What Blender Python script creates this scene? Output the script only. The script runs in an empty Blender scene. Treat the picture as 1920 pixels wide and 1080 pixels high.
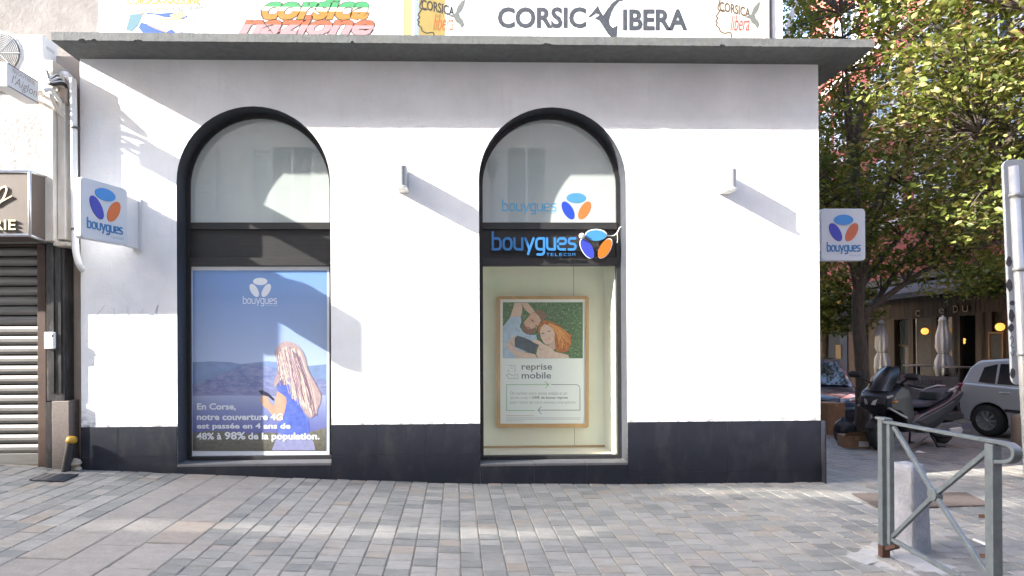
import bpy, math, random
import numpy as np
from mathutils import Vector, Matrix
random.seed(7)
rng = np.random.default_rng(11)
scene = bpy.context.scene
COL = scene.collection

# ------------------------------------------------------------------ camera
FPX, CX, CY = 1141.0, 888.0, 638.0          # focal length and principal point for a 1920 x 1080 picture
CAM = np.array([0.0, -7.0, 1.6])
def rot_cam(yaw, pitch, roll):
    a, b, c_ = yaw, pitch, roll
    Ry = np.array([[math.cos(a), -math.sin(a), 0], [math.sin(a), math.cos(a), 0], [0, 0, 1]])
    Rp = np.array([[1, 0, 0], [0, math.cos(b), -math.sin(b)], [0, math.sin(b), math.cos(b)]])
    Rr = np.array([[math.cos(c_), 0, math.sin(c_)], [0, 1, 0], [-math.sin(c_), 0, math.cos(c_)]])
    return Ry @ Rp @ Rr
RM = rot_cam(-0.02887, 0.0015, 0.00546)
cd = bpy.data.cameras.new('camera'); cam = bpy.data.objects.new('camera', cd); COL.objects.link(cam)
cd.sensor_width = 36.0; cd.sensor_fit = 'HORIZONTAL'; cd.lens = FPX / 1920 * 36
cd.shift_x = (960 - CX) / 1920; cd.shift_y = (CY - 540) / 1920
cd.clip_start = 0.05; cd.clip_end = 2000
cam.matrix_world = Matrix(((RM[0][0], RM[0][2], -RM[0][1], CAM[0]), (RM[1][0], RM[1][2], -RM[1][1], CAM[1]),
                           (RM[2][0], RM[2][2], -RM[2][1], CAM[2]), (0, 0, 0, 1)))
scene.camera = cam

# ------------------------------------------------------------------ world, sun, exposure
SUN = Vector((3.44, 1.0, -1.857)).normalized()      # the way the light travels
EL = math.asin(-SUN.z)
world = bpy.data.worlds.new('World'); scene.world = world; world.use_nodes = True
wn = world.node_tree; bg = wn.nodes['Background']
sky = wn.nodes.new('ShaderNodeTexSky'); sky.sky_type = 'NISHITA'; sky.sun_disc = False
sky.sun_elevation = EL; sky.sun_rotation = math.atan2(-SUN.x, -SUN.y); sky.air_density = 1.0; sky.dust_density = 2.2; sky.ozone_density = 1.0
wn.links.new(sky.outputs[0], bg.inputs[0]); bg.inputs[1].default_value = 0.15
sl = bpy.data.lights.new('sun', 'SUN'); sl.energy = 2.0; sl.angle = math.radians(0.53); sl.color = (1.0, 0.95, 0.88)
so = bpy.data.objects.new('sun', sl); COL.objects.link(so)
so.rotation_euler = SUN.to_track_quat('-Z', 'Y').to_euler(); so.location = (-20, -6, 20)
scene.view_settings.view_transform = 'Standard'; scene.view_settings.look = 'None'
scene.view_settings.gamma = 1.0; scene.view_settings.use_curve_mapping = False
scene.view_settings.exposure = 3.58
scene.cycles.max_bounces = 8; scene.cycles.transparent_max_bounces = 16; scene.cycles.diffuse_bounces = 5
scene.cycles.use_denoising = True
scene.cycles.sample_clamp_indirect = 6.0

# ------------------------------------------------------------------ pixel helpers (photograph pixel -> point on a plane of the place)
def ray(px, py):
    return RM @ np.array([(px - CX) / FPX, 1.0, (CY - py) / FPX])
def P(px, py, y=0.0):
    d = ray(px, py); t = (y - CAM[1]) / d[1]; return Vector(CAM + t * d)
def proj(p):
    d = (np.array(p) - CAM) @ RM; return CX + FPX * d[0] / d[1], CY - FPX * d[2] / d[1]
def PX(px, y=0.0, py=600): return P(px, py, y).x
def PZ(py, y=0.0, px=855): return P(px, py, y).z
_gx, _gz = zip(*[(P(a, b).x, P(a, b).z) for a, b in ((40, 872), (155, 880), (330, 887), (620, 898), (870, 906), (1180, 907), (1543, 903))])
def gz(x, y=0.0):
    z = float(np.interp(x, _gx, _gz))
    if x < _gx[0]: z += min(0.04 * (_gx[0] - x), 0.5)
    if y > 0 and x > 4.0: z -= 0.045 * min(y, 6.0) * min(1.0, (x - 4.0) / 1.0)
    return z
def G(px, py, dz=0.0):
    d = ray(px, py); z = 0.0
    for _ in range(12):
        t = (z + dz - CAM[2]) / d[2]; q = CAM + t * d; z = gz(q[0], q[1])
    return Vector((q[0], q[1], z))
def Zp(px, py, depth):                       # point at a given distance along the street axis
    return P(px, py, depth - 7.0)

# ------------------------------------------------------------------ materials
def lin(h):
    h = h.lstrip('#'); v = [int(h[i:i + 2], 16) / 255 for i in (0, 2, 4)]
    return tuple(x / 12.92 if x <= 0.04045 else ((x + 0.055) / 1.055) ** 2.4 for x in v)
def col(c_): return lin(c_) if isinstance(c_, str) else tuple(c_)
MATS = {}
def new_mat(name):
    m = bpy.data.materials.new(name); m.use_nodes = True; nt = m.node_tree
    return m, nt, nt.nodes['Principled BSDF']
def mixcol(nt, fac, a, b, mode='MIX'):
    n = nt.nodes.new('ShaderNodeMix'); n.data_type = 'RGBA'; n.blend_type = mode
    for s, v in ((n.inputs[0], fac), (n.inputs[6], a), (n.inputs[7], b)):
        if isinstance(v, (int, float)): s.default_value = v
        elif isinstance(v, tuple): s.default_value = (*v, 1) if len(v) == 3 else v
        else: nt.links.new(v, s)
    return n.outputs[2]
def noise(nt, scale, detail=4, rough=0.6, vec=None, stretch=None):
    n = nt.nodes.new('ShaderNodeTexNoise'); n.inputs['Scale'].default_value = scale
    n.inputs['Detail'].default_value = detail; n.inputs['Roughness'].default_value = rough
    if vec is None:
        vec = nt.nodes.new('ShaderNodeTexCoord').outputs['Object']
    if stretch:
        mp = nt.nodes.new('ShaderNodeMapping'); mp.inputs['Scale'].default_value = stretch
        nt.links.new(vec, mp.inputs[0]); vec = mp.outputs[0]
    nt.links.new(vec, n.inputs['Vector']); return n.outputs['Fac']
def ramp(nt, fac, stops, interp='LINEAR'):
    r = nt.nodes.new('ShaderNodeValToRGB'); r.color_ramp.interpolation = interp
    e = r.color_ramp.elements
    while len(e) < len(stops): e.new(0.5)
    for k, (p_, c_) in enumerate(stops):
        e[k].position = p_; c_ = col(c_) if not isinstance(c_, (int, float)) else (c_,) * 3
        e[k].color = (*c_, 1)
    nt.links.new(fac, r.inputs[0]); return r.outputs[0]
def mat(name, c_, rough=0.6, metal=0.0, var=0.0, vscale=6.0, bump=0.0, bscale=40.0, spec=0.5, coat=0.0, stain=None, stretch=None):
    if name in MATS: return MATS[name]
    m, nt, b = new_mat(name); c_ = col(c_)
    b.inputs['Base Color'].default_value = (*c_, 1); b.inputs['Roughness'].default_value = rough
    b.inputs['Metallic'].default_value = metal; b.inputs['Specular IOR Level'].default_value = spec
    if coat: b.inputs['Coat Weight'].default_value = coat; b.inputs['Coat Roughness'].default_value = 0.05
    out = None
    if var:
        f = noise(nt, vscale, 6, 0.65, stretch=stretch)
        lo = tuple(x * (1 - var) for x in c_); hi = tuple(min(1, x * (1 + var)) for x in c_)
        out = ramp(nt, f, ((0.3, lo), (0.7, hi)))
    if stain:
        sc, amt, c2, st = stain
        f2 = ramp(nt, noise(nt, sc, 8, 0.7, stretch=st), ((0.5, 0.0), (0.72, amt)))
        out = mixcol(nt, f2, out if out is not None else c_, col(c2))
    if out is not None: nt.links.new(out, b.inputs['Base Color'])
    if bump:
        bp = nt.nodes.new('ShaderNodeBump'); bp.inputs['Strength'].default_value = 1.0; bp.inputs['Distance'].default_value = bump
        nt.links.new(noise(nt, bscale, 5, 0.65), bp.inputs['Height']); nt.links.new(bp.outputs[0], b.inputs['Normal'])
    MATS[name] = m; return m
def emit(name, c_, s):
    if name in MATS: return MATS[name]
    m, nt, b = new_mat(name); b.inputs['Base Color'].default_value = (*col(c_), 1)
    b.inputs['Emission Color'].default_value = (*col(c_), 1); b.inputs['Emission Strength'].default_value = s
    MATS[name] = m; return m
def glass_mat(name, tint=(0.93, 0.97, 0.95), refl=1.0):
    if name in MATS: return MATS[name]
    m = bpy.data.materials.new(name); m.use_nodes = True; nt = m.node_tree; nt.nodes.clear()
    o = nt.nodes.new('ShaderNodeOutputMaterial'); mx = nt.nodes.new('ShaderNodeMixShader')
    tr = nt.nodes.new('ShaderNodeBsdfTransparent'); tr.inputs[0].default_value = (*tint, 1)
    gl = nt.nodes.new('ShaderNodeBsdfGlossy'); gl.inputs['Roughness'].default_value = 0.0
    ge = nt.nodes.new('ShaderNodeNewGeometry'); dt = nt.nodes.new('ShaderNodeVectorMath'); dt.operation = 'DOT_PRODUCT'
    nt.links.new(ge.outputs['Incoming'], dt.inputs[0]); nt.links.new(ge.outputs['Normal'], dt.inputs[1])
    def ma(op, a, b=None, cl=False):
        n = nt.nodes.new('ShaderNodeMath'); n.operation = op; n.use_clamp = cl
        for s, v in ((n.inputs[0], a), (n.inputs[1], b)):
            if isinstance(v, (int, float)): s.default_value = v
            elif v is not None: nt.links.new(v, s)
        return n.outputs[0]
    f5 = ma('POWER', ma('SUBTRACT', 1.0, ma('ABSOLUTE', dt.outputs['Value'])), 5.0)          # the two faces of a pane taken together
    nt.links.new(ma('MULTIPLY', ma('ADD', ma('MULTIPLY', f5, 0.85), 0.07), refl, True), mx.inputs[0])
    nt.links.new(tr.outputs[0], mx.inputs[1]); nt.links.new(gl.outputs[0], mx.inputs[2]); nt.links.new(mx.outputs[0], o.inputs[0])
    MATS[name] = m; return m

# ------------------------------------------------------------------ object helpers
def thing(name, label, cat, loc=(0, 0, 0), group=None, rz=0.0):
    o = bpy.data.objects.new(name, None); COL.objects.link(o); o.empty_display_size = 0.1
    o.location = loc; o.rotation_euler = (0, 0, rz); tag(o, label, cat, group); return o
def tag(o, label=None, cat=None, group=None, kind=None):
    if label: o['label'] = label
    if cat: o['category'] = cat
    if group: o['group'] = group
    if kind: o['kind'] = kind
    return o
def link(name, me, m, par=None, local=False):
    o = bpy.data.objects.new(name, me); COL.objects.link(o)
    for mm in (m if isinstance(m, (list, tuple)) else [m]):
        if mm is not None: me.materials.append(mm)
    if par is not None:
        o.parent = par
        if not local: o.matrix_parent_inverse = Matrix.Translation(-Vector(par.location))
    return o
def mk(name, V, F, m, par=None, smooth=False, bevel=0.0, seg=2, local=False):
    me = bpy.data.meshes.new(name); me.from_pydata([tuple(v) for v in V], [], F); me.update()
    if smooth: me.polygons.foreach_set('use_smooth', [True] * len(me.polygons))
    o = link(name, me, m, par, local)
    if bevel:
        b = o.modifiers.new('bevel', 'BEVEL'); b.width = bevel; b.segments = seg; b.limit_method = 'ANGLE'; b.angle_limit = math.radians(35)
        me.polygons.foreach_set('use_smooth', [True] * len(me.polygons)); b.harden_normals = True
    return o
BF = [(0, 1, 2, 3), (7, 6, 5, 4), (0, 4, 5, 1), (1, 5, 6, 2), (2, 6, 7, 3), (3, 7, 4, 0)]
def bv(x, y, z): return [(x[0], y[0], z[0]), (x[0], y[1], z[0]), (x[1], y[1], z[0]), (x[1], y[0], z[0]),
                         (x[0], y[0], z[1]), (x[0], y[1], z[1]), (x[1], y[1], z[1]), (x[1], y[0], z[1])]
def box(name, x, y, z, m, par=None, bevel=0.0, local=False, T=None):
    V = bv(x, y, z)
    if T is not None: V = [T @ Vector(v) for v in V]
    return mk(name, V, BF, m, par, bevel=bevel, local=local)
class MB:                                     # collects shapes into one mesh
    def __init__(s): s.V = []; s.F = []
    def add(s, V, F):
        n = len(s.V); s.V += [tuple(v) for v in V]; s.F += [tuple(i + n for i in f) for f in F]; return s
    def box(s, x, y, z, T=None):
        V = bv(x, y, z)
        if T is not None: V = [T @ Vector(v) for v in V]
        return s.add(V, BF)
    def tube(s, pts, r, n=8): return s.add(*tube_vf(pts, r, n))
    def build(s, name, m, par=None, **k): return mk(name, s.V, s.F, m, par, **k)
def prism_vf(front, back):
    n = len(front); V = list(front) + list(back)
    F = [tuple(range(n)), tuple(range(2 * n - 1, n - 1, -1))] + [(i, i + n, (i + 1) % n + n, (i + 1) % n) for i in range(n)]
    return V, F
def prism(name, pts, y0, y1, m, par=None, **k):          # pts = (x, z) outline, extruded from y0 to y1
    return mk(name, *prism_vf([(a, y0, b) for a, b in pts], [(a, y1, b) for a, b in pts]), m, par, **k)
def tube_vf(pts, r, n=8):
    pts = [Vector(p) for p in pts]; R = list(r) if isinstance(r, (list, tuple)) else [r] * len(pts)
    V, F = [], []; up = None
    for i, p in enumerate(pts):
        d = (pts[min(i + 1, len(pts) - 1)] - pts[max(i - 1, 0)]).normalized()
        if up is None:
            up = d.cross(Vector((0, 0, 1)));
            if up.length < 0.05: up = d.cross(Vector((1, 0, 0)))
            up.normalize()
        else:
            up = (up - d * up.dot(d)).normalized()
        w = d.cross(up)
        for k in range(n):
            a = 2 * math.pi * k / n; V.append(p + (up * math.cos(a) + w * math.sin(a)) * R[i])
    for i in range(len(pts) - 1):
        for k in range(n): F.append((i * n + k, i * n + (k + 1) % n, (i + 1) * n + (k + 1) % n, (i + 1) * n + k))
    F.append(tuple(range(n - 1, -1, -1))); F.append(tuple(range((len(pts) - 1) * n, len(pts) * n)))
    return V, F
def tube(name, pts, r, m, par=None, n=8, smooth=True, **k): return mk(name, *tube_vf(pts, r, n), m, par, smooth=smooth, **k)
def lathe(name, prof, loc, m, par=None, n=20, axis='z', smooth=True, caps=True, **k):
    V, F = [], []
    for r, h in prof:
        for i in range(n):
            a = 2 * math.pi * i / n; q = (r * math.cos(a), r * math.sin(a), h)
            if axis == 'y': q = (q[0], q[2], q[1])
            if axis == 'x': q = (q[2], q[0], q[1])
            V.append((q[0] + loc[0], q[1] + loc[1], q[2] + loc[2]))
    for j in range(len(prof) - 1):
        for i in range(n): F.append((j * n + i, j * n + (i + 1) % n, (j + 1) * n + (i + 1) % n, (j + 1) * n + i))
    if caps: F.append(tuple(range(n - 1, -1, -1))); F.append(tuple(range((len(prof) - 1) * n, len(prof) * n)))
    return mk(name, V, F, m, par, smooth=smooth, **k)
def loft_vf(rings):
    n = len(rings[0]); V = [p for r in rings for p in r]; F = []
    for j in range(len(rings) - 1):
        for i in range(n): F.append((j * n + i, j * n + (i + 1) % n, (j + 1) * n + (i + 1) % n, (j + 1) * n + i))
    F.append(tuple(range(n - 1, -1, -1))); F.append(tuple(range((len(rings) - 1) * n, len(rings) * n)))
    return V, F
def smoothline(pts, n=6):                                  # Catmull-Rom
    pts = [Vector(p) for p in pts]; out = []
    for i in range(len(pts) - 1):
        p0, p1, p2, p3 = pts[max(i - 1, 0)], pts[i], pts[i + 1], pts[min(i + 2, len(pts) - 1)]
        for k in range(n):
            t = k / n
            out.append(0.5 * ((2 * p1) + (p2 - p0) * t + (2 * p0 - 5 * p1 + 4 * p2 - p3) * t * t + (3 * p1 - p0 - 3 * p2 + p3) * t ** 3))
    return out + [pts[-1]]

# flat print and lettering: a map (u, v, depth) -> point
def pxmap(y): return lambda u, v, d=0.0: P(u, v, y - d)
def planemap(o, ux, uy, n):
    o, ux, uy, n = Vector(o), Vector(ux), Vector(uy), Vector(n)
    return lambda u, v, d=0.0: o + ux * u + uy * v + n * d
def poly(name, pts, mp, m, par=None, d=0.0):
    return mk(name, [mp(a, b, d) for a, b in pts], [tuple(range(len(pts)))], m, par)
def ell(cx, cy, rx, ry, rot=0.0, n=28):
    c_, s = math.cos(rot), math.sin(rot)
    return [(cx + rx * math.cos(t) * c_ - ry * math.sin(t) * s, cy + rx * math.cos(t) * s + ry * math.sin(t) * c_)
            for t in [2 * math.pi * k / n for k in range(n)]]
def slab(name, pts, mp, d0, d1, m, par=None, **k):          # a thick flat piece: front at depth d1
    return mk(name, *prism_vf([mp(a, b, d1) for a, b in pts], [mp(a, b, d0) for a, b in pts]), m, par, **k)
def text(name, s, rect, mp, m, par=None, d=0.0, depth=0.0, bold=0.0, shear=0.0, space=1.0, warp=None):
    cu = bpy.data.curves.new('t', 'FONT'); cu.body = s; cu.offset = bold; cu.shear = shear; cu.space_character = space
    cu.resolution_u = 3; cu.fill_mode = 'FRONT' if not depth else 'BOTH'; cu.extrude = 0.5 if depth else 0.0
    ob = bpy.data.objects.new('t', cu); COL.objects.link(ob)
    bpy.context.view_layer.update()
    me = bpy.data.meshes.new_from_object(ob); bpy.data.objects.remove(ob); bpy.data.curves.remove(cu)
    co = np.empty(len(me.vertices) * 3); me.vertices.foreach_get('co', co); co = co.reshape(-1, 3)
    lo, hi = co.min(0), co.max(0); x0, y0, x1, y1 = rect
    out = []
    for q in co:
        u = (q[0] - lo[0]) / (hi[0] - lo[0]); v = (q[1] - lo[1]) / (hi[1] - lo[1])
        uu, vv = x0 + (x1 - x0) * u, y1 + (y0 - y1) * v          # rect = left, top, right, bottom
        if warp: uu, vv = warp(uu, vv)
        dd = d + (depth if (depth and q[2] > 0) else 0.0)
        out.append(mp(uu, vv, dd))
    me.vertices.foreach_set('co', np.array([tuple(v) for v in out]).ravel()); me.update(); me.name = name
    return link(name, me, m, par)
def rnd(pts, r, n=5):                                       # round the corners of a polyline
    pts = [Vector((*p, 0)) for p in pts]; out = [pts[0]]
    for i in range(1, len(pts) - 1):
        a, b, c_ = pts[i - 1], pts[i], pts[i + 1]; l = min(r, (a - b).length * 0.5, (c_ - b).length * 0.5)
        s, e = b + (a - b).normalized() * l, b + (c_ - b).normalized() * l
        for k in range(n + 1):
            t = k / n; out.append(s * (1 - t) ** 2 + b * 2 * t * (1 - t) + e * t * t)
    out.append(pts[-1]); return [(p.x, p.y) for p in out]
def ribbon(mb, pts, w, mp, d0, d1, closed=False, caps=True):
    q = [Vector((a, b, 0)) for a, b in pts]; n = len(q); L, R = [], []
    for i in range(n):
        if closed: t = (q[(i + 1) % n] - q[i - 1])
        else: t = q[min(i + 1, n - 1)] - q[max(i - 1, 0)]
        t.normalize(); nn = Vector((-t.y, t.x, 0)) * (w / 2); L.append(q[i] + nn); R.append(q[i] - nn)
    if caps and not closed:
        for end, sgn in ((0, -1), (n - 1, 1)):
            t = (q[1] - q[0]).normalized() if end == 0 else (q[-1] - q[-2]).normalized()
            nn = Vector((-t.y, t.x, 0)) * (w / 2); ext = []
            for k in range(1, 4):
                a = math.pi / 2 * k / 4
                ext.append((q[end] + nn * math.cos(a) + t * sgn * math.sin(a) * w / 2, q[end] - nn * math.cos(a) + t * sgn * math.sin(a) * w / 2))
            if end == 0: L = [e[0] for e in ext[::-1]] + L; R = [e[1] for e in ext[::-1]] + R
            else: L += [e[0] for e in ext]; R += [e[1] for e in ext]
    n = len(L); V = [mp(p.x, p.y, d1) for p in L] + [mp(p.x, p.y, d1) for p in R] + [mp(p.x, p.y, d0) for p in L] + [mp(p.x, p.y, d0) for p in R]
    F = []
    for i in range(n if closed else n - 1):
        j = (i + 1) % n; F += [(i, j, n + j, n + i)]
        if d1 != d0: F += [(2 * n + i, 2 * n + j, j, i), (n + i, n + j, 3 * n + j, 3 * n + i)]
    if not closed and d1 != d0: F += [(0, n, 3 * n, 2 * n), (n - 1, 3 * n - 1, 4 * n - 1, 2 * n - 1)]
    mb.add(V, F)
_sq = [(0.40 + 0.40 * math.copysign(abs(math.cos(t)) ** 0.72, math.cos(t)), 0.5 + 0.5 * math.copysign(abs(math.sin(t)) ** 0.72, math.sin(t)))
       for t in [2 * math.pi * k / 28 for k in range(28)]]
GLY = {  # rounded letters: strokes (points, closed), advance
 'b': ([([(0, 1.55), (0, 0.02)], 0), (rnd([(0, 0.0), (0.78, 0), (0.78, 1.0), (0, 1.0)], 0.36), 0)], 1.08),
 'o': ([(_sq, 1)], 1.10),
 'u': ([(rnd([(0, 1.0), (0, 0), (0.78, 0)], 0.36), 0), ([(0.78, 1.0), (0.78, 0.02)], 0)], 1.08),
 'y': ([([(0, 1.0), (0.40, 0.08)], 0), ([(0.84, 1.0), (0.28, -0.42)], 0)], 1.12),
 'g': ([(rnd([(0.78, 1.0), (0, 1.0), (0, 0), (0.78, 0)], 0.36), 0), (rnd([(0.78, 1.0), (0.78, -0.48), (0.12, -0.46)], 0.36), 0)], 1.08),
 'e': ([(rnd([(0.02, 0.50), (0.80, 0.50), (0.80, 1.0), (0, 1.0), (0, 0), (0.72, 0)], 0.34), 0)], 1.10),
 's': ([(rnd([(0.66, 1.0), (0, 1.0), (0.02, 0.52), (0.68, 0.50), (0.68, 0), (0, 0)], 0.26), 0)], 0.72)}
def wordmark(word, rect, mp, m, par, d0, d1, w=0.22, name='letter', join=None):
    """rect = left x, baseline y, right x, x-height (signed); letters are separate parts unless join names one mesh"""
    tot = sum(GLY[ch][1] for ch in word[:-1]) + 0.68; x0, yb, x1, xh = rect; sx = (x1 - x0) / tot
    mball = MB(); x = 0.0; res = []
    for ch in word:
        mb = mball if join else MB()
        for k, (st, cl) in enumerate(GLY[ch][0]):
            f = lambda u, v, d, x=x: mp(x0 + (x + u) * sx, yb + v * xh, d)
            ribbon(mb, st, w, f, d0, d1 + 0.0004 * k, bool(cl))
        if not join: res.append(mb.build(name, m, par))
        x += GLY[ch][1]
    if join: return mball.build(join, m, par)
    return res
def trio(cx, cy, s, sv=-1):        # three ovals of the emblem; s = long half axis, sv = -1 when v grows downwards
    return [ell(cx, cy + sv * 1.26 * s, s, s * 0.52), ell(cx - 0.84 * s, cy, s * 1.02, s * 0.50, -sv * 1.05), ell(cx + 0.84 * s, cy, s * 1.02, s * 0.50, sv * 1.05)]

# ================================================================== GROUND
def ground_sheet(name, xs, ys, dz, m, fz=None):
    V = [(x, y, (fz or gz)(x, y) + dz) for y in ys for x in xs]; n = len(xs)
    F = [(j * n + i, j * n + i + 1, (j + 1) * n + i + 1, (j + 1) * n + i) for j in range(len(ys) - 1) for i in range(n - 1)]
    o = mk(name, V, F, m, smooth=True); tag(o, kind='structure'); return o
m_bed = mat('joint sand', (0.15, 0.13, 0.105), 0.95, var=0.45, vscale=9, bump=0.004, bscale=60)
m_asph = mat('asphalt', (0.075, 0.075, 0.08), 0.85, var=0.3, vscale=5, bump=0.004, bscale=120)
ground = ground_sheet('ground', sorted(list(_gx) + [-400, -100, -40, -14, -8, -6, -5, -4.2, -3.5, -2.5, -1.5, -.5, .5, 1.5, 2.5, 3.5, 4.0, 4.2, 4.4, 4.6, 4.8, 5, 6, 8, 12, 20, 60, 400]),
                      [-400, -60, -12, -8, -6, -4, -3, -2, -1, 0, .3, .6, 1, 2, 3, 4, 5, 6, 8, 12, 20, 40, 100, 500], -0.007, m_bed)
road = ground_sheet('road', [8.2, 9, 10, 12, 14, 17], [2.6, 3.4, 4.4, 5.5, 7, 10, 16, 30, 60], -0.012, m_asph)

# ---- setts and slabs: pieces laid in lanes that run towards the shop
def stone_ramp(nt, fac, warm=False):
    if warm: st = ((0.0, (0.215, 0.20, 0.18)), (0.35, (0.25, 0.232, 0.207)), (0.7, (0.275, 0.253, 0.225)), (1.0, (0.27, 0.23, 0.192)))
    else: st = ((0.0, (0.145, 0.150, 0.142)), (0.2, (0.192, 0.193, 0.180)), (0.5, (0.232, 0.228, 0.209)), (0.8, (0.278, 0.270, 0.245)), (0.95, (0.26, 0.238, 0.205)), (1.0, (0.245, 0.21, 0.17)))
    return ramp(nt, fac, st)
def stone_mat(name, island, warm=False):
    m, nt, b = new_mat(name)
    if island:
        g = nt.nodes.new('ShaderNodeNewGeometry'); f = g.outputs['Random Per Island']
    else:
        g = nt.nodes.new('ShaderNodeObjectInfo'); f = g.outputs['Random']
    geo = nt.nodes.new('ShaderNodeNewGeometry'); pos = geo.outputs['Position']
    base = stone_ramp(nt, f, warm)
    n1 = noise(nt, 7, 8, 0.7, pos, (1.0, 2.2, 1.0)); n2 = noise(nt, 45, 6, 0.75, pos)
    c1 = mixcol(nt, 0.85, base, ramp(nt, n1, ((0.28, 0.62), (0.72, 1.0))), 'MULTIPLY')
    c2 = mixcol(nt, 0.6, c1, ramp(nt, n2, ((0.3, 0.6), (0.6, 1.0))), 'MULTIPLY')
    sp = ramp(nt, noise(nt, 130, 3, 0.6, pos), ((0.62, 0.0), (0.74, 0.5)))
    c3 = mixcol(nt, sp, c2, (0.09, 0.085, 0.08))
    dust = ramp(nt, noise(nt, 1.6, 6, 0.7, pos), ((0.45, 0.0), (0.75, 0.35)))
    c4 = mixcol(nt, dust, c3, (0.29, 0.268, 0.235))
    gum = ramp(nt, noise(nt, 4.5, 5, 0.6, pos), ((0.66, 0.0), (0.74, 0.45)))
    c4 = mixcol(nt, gum, c4, (0.13, 0.125, 0.115))
    nt.links.new(c4, b.inputs['Base Color'])
    nt.links.new(ramp(nt, n2, ((0.3, 0.42), (0.7, 0.75))), b.inputs['Roughness'])
    bp = nt.nodes.new('ShaderNodeBump'); bp.inputs['Distance'].default_value = 0.006
    nt.links.new(noise(nt, 28, 7, 0.7, pos), bp.inputs['Height']); nt.links.new(bp.outputs[0], b.inputs['Normal'])
    return m
m_set_o, m_set_i = stone_mat('sett stone', False), stone_mat('sett stone mass', True)
m_slab_o = stone_mat('slab stone', False, True)
def stone_vf(seed):                                  # unit piece with worn edges, 28 triangles
    r = random.Random(seed); e = 0.035; V = []
    def ring(k, z, j): return [((sx * (0.5 - k) + r.uniform(-j, j)), (sy * (0.5 - k) + r.uniform(-j, j)), z + r.uniform(-0.035, 0.035)) for sx, sy in ((-1, -1), (0.1, -1), (1, -1), (1, 1), (-0.1, 1), (-1, 1))]
    V = ring(0, -1, 0.004) + ring(0.0, -0.10, 0.010) + ring(e, 0.0, 0.014); F = []
    for a in (0, 6):
        for i in range(6): F.append((a + i, a + (i + 1) % 6, a + 6 + (i + 1) % 6, a + 6 + i))
    F.append(tuple(range(12, 18))); return V, F
STV = [stone_vf(i) for i in range(9)]
def stone_mesh(k, m, nm):
    me = bpy.data.meshes.new(nm); me.from_pydata(STV[k][0], [], STV[k][1]); me.materials.append(m); me.update(); return me
pieces = []                                          # (cx, cy, wx, wy, thick, kind)
XL0, XL1 = P(0, 1059, 0).x, 0
b0 = G(2, 1059).x; b1 = G(281, 1078).x               # the band of big slabs
sw = (b1 - b0) / 3
def lane(x, w, y0, y1, l0, l1, kind):
    y = y0 - random.uniform(0, l1)
    while y < y1:
        l = random.uniform(l0, l1); pieces.append((x + w / 2, y + l / 2, w, l, kind)); y += l
def blocked(x, y):
    return y > -0.03 and -30 < x < 4.29
x = b1
while x < 9.6:
    w = random.uniform(0.155, 0.185); lane(x, w, -3.3, 0.0 if x < 4.2 else 2.6 + min(2.5, max(0, 8.0 - x) * 1.2), 0.125, 0.185, 'sett'); x += w
for k in range(3): lane(b0 + k * sw, sw, -3.3, -0.02, 0.45, 0.85, 'slab')
x = b0
while x > -7.2:
    w = random.uniform(0.165, 0.20); x -= w; lane(x, w, -3.3, -0.02, 0.14, 0.24, 'sett')
pave = thing('pavement', None, None, (0, -3, 0)); tag(pave, kind='structure')
ranked = []
for q in pieces:
    cx_, cy_, w, l, kind = q
    if cy_ - l / 2 < -3.25: pass
    if cx_ < 4.3 and cy_ + l * 0.5 > -0.004:
        l2 = -0.004 - (cy_ - l / 2)
        if l2 < 0.03: continue
        cy_ = cy_ - l / 2 + l2 / 2; l = l2; q = (cx_, cy_, w, l, kind)
    u, v = proj((cx_, cy_, gz(cx_, cy_))); a, _ = proj((cx_ + w, cy_, gz(cx_, cy_))); _, c2 = proj((cx_, cy_ - l, gz(cx_, cy_)))
    vis = -10 < u < 1930 and 860 < v < 1085
    if kind == 'slab': vis = -500 < u < 1930 and v < 1400
    hid = u > 1650 and v > 760 and False
    ranked.append(((abs(a - u) * abs(c2 - v)) if vis else 0.0, q, vis))
ranked.sort(key=lambda t: -t[0])
ns = {'sett': 0, 'slab': 0}; rest = MB()
setm = [stone_mesh(k, m_set_o, 'sett') for k in range(9)]; slabm = [stone_mesh(k, m_slab_o, 'slab') for k in range(9)]
for area, (cx_, cy_, w, l, kind), vis in ranked:
    if not vis and not (-7 < cx_ < 10): continue
    k = random.randrange(9); dz = random.uniform(-0.0022, 0.0018); gap = 0.0075 if kind == 'sett' else 0.009
    tilt = Matrix.Rotation(random.uniform(-0.008, 0.008) + math.atan((gz(cx_ , cy_+ 0.1) - gz(cx_, cy_)) / 0.1), 4, 'X') @ Matrix.Rotation(random.uniform(-0.008, 0.008) - math.atan((gz(cx_ + 0.1, cy_) - gz(cx_ - 0.1, cy_)) / 0.2), 4, 'Y')
    T = Matrix.Translation((cx_, cy_, gz(cx_, cy_) + dz)) @ tilt @ Matrix.Diagonal((w - gap + random.uniform(-0.004, 0.003), l - gap + random.uniform(-0.003, 0.002), 0.05, 1))
    if kind == 'slab' and vis or (kind == 'sett' and ns['sett'] < 300 and vis):
        o = bpy.data.objects.new(kind, (setm if kind == 'sett' else slabm)[k]); COL.objects.link(o); o.parent = pave
        o.matrix_parent_inverse = Matrix.Translation((0, 3, 0)); o.matrix_basis = T; ns[kind] += 1
    elif kind == 'sett':
        V, F = STV[k]; rest.add([T @ Vector(v) for v in V], F)
ro = rest.build('sett_field', m_set_i, pave); tag(ro, kind='stuff')

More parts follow.
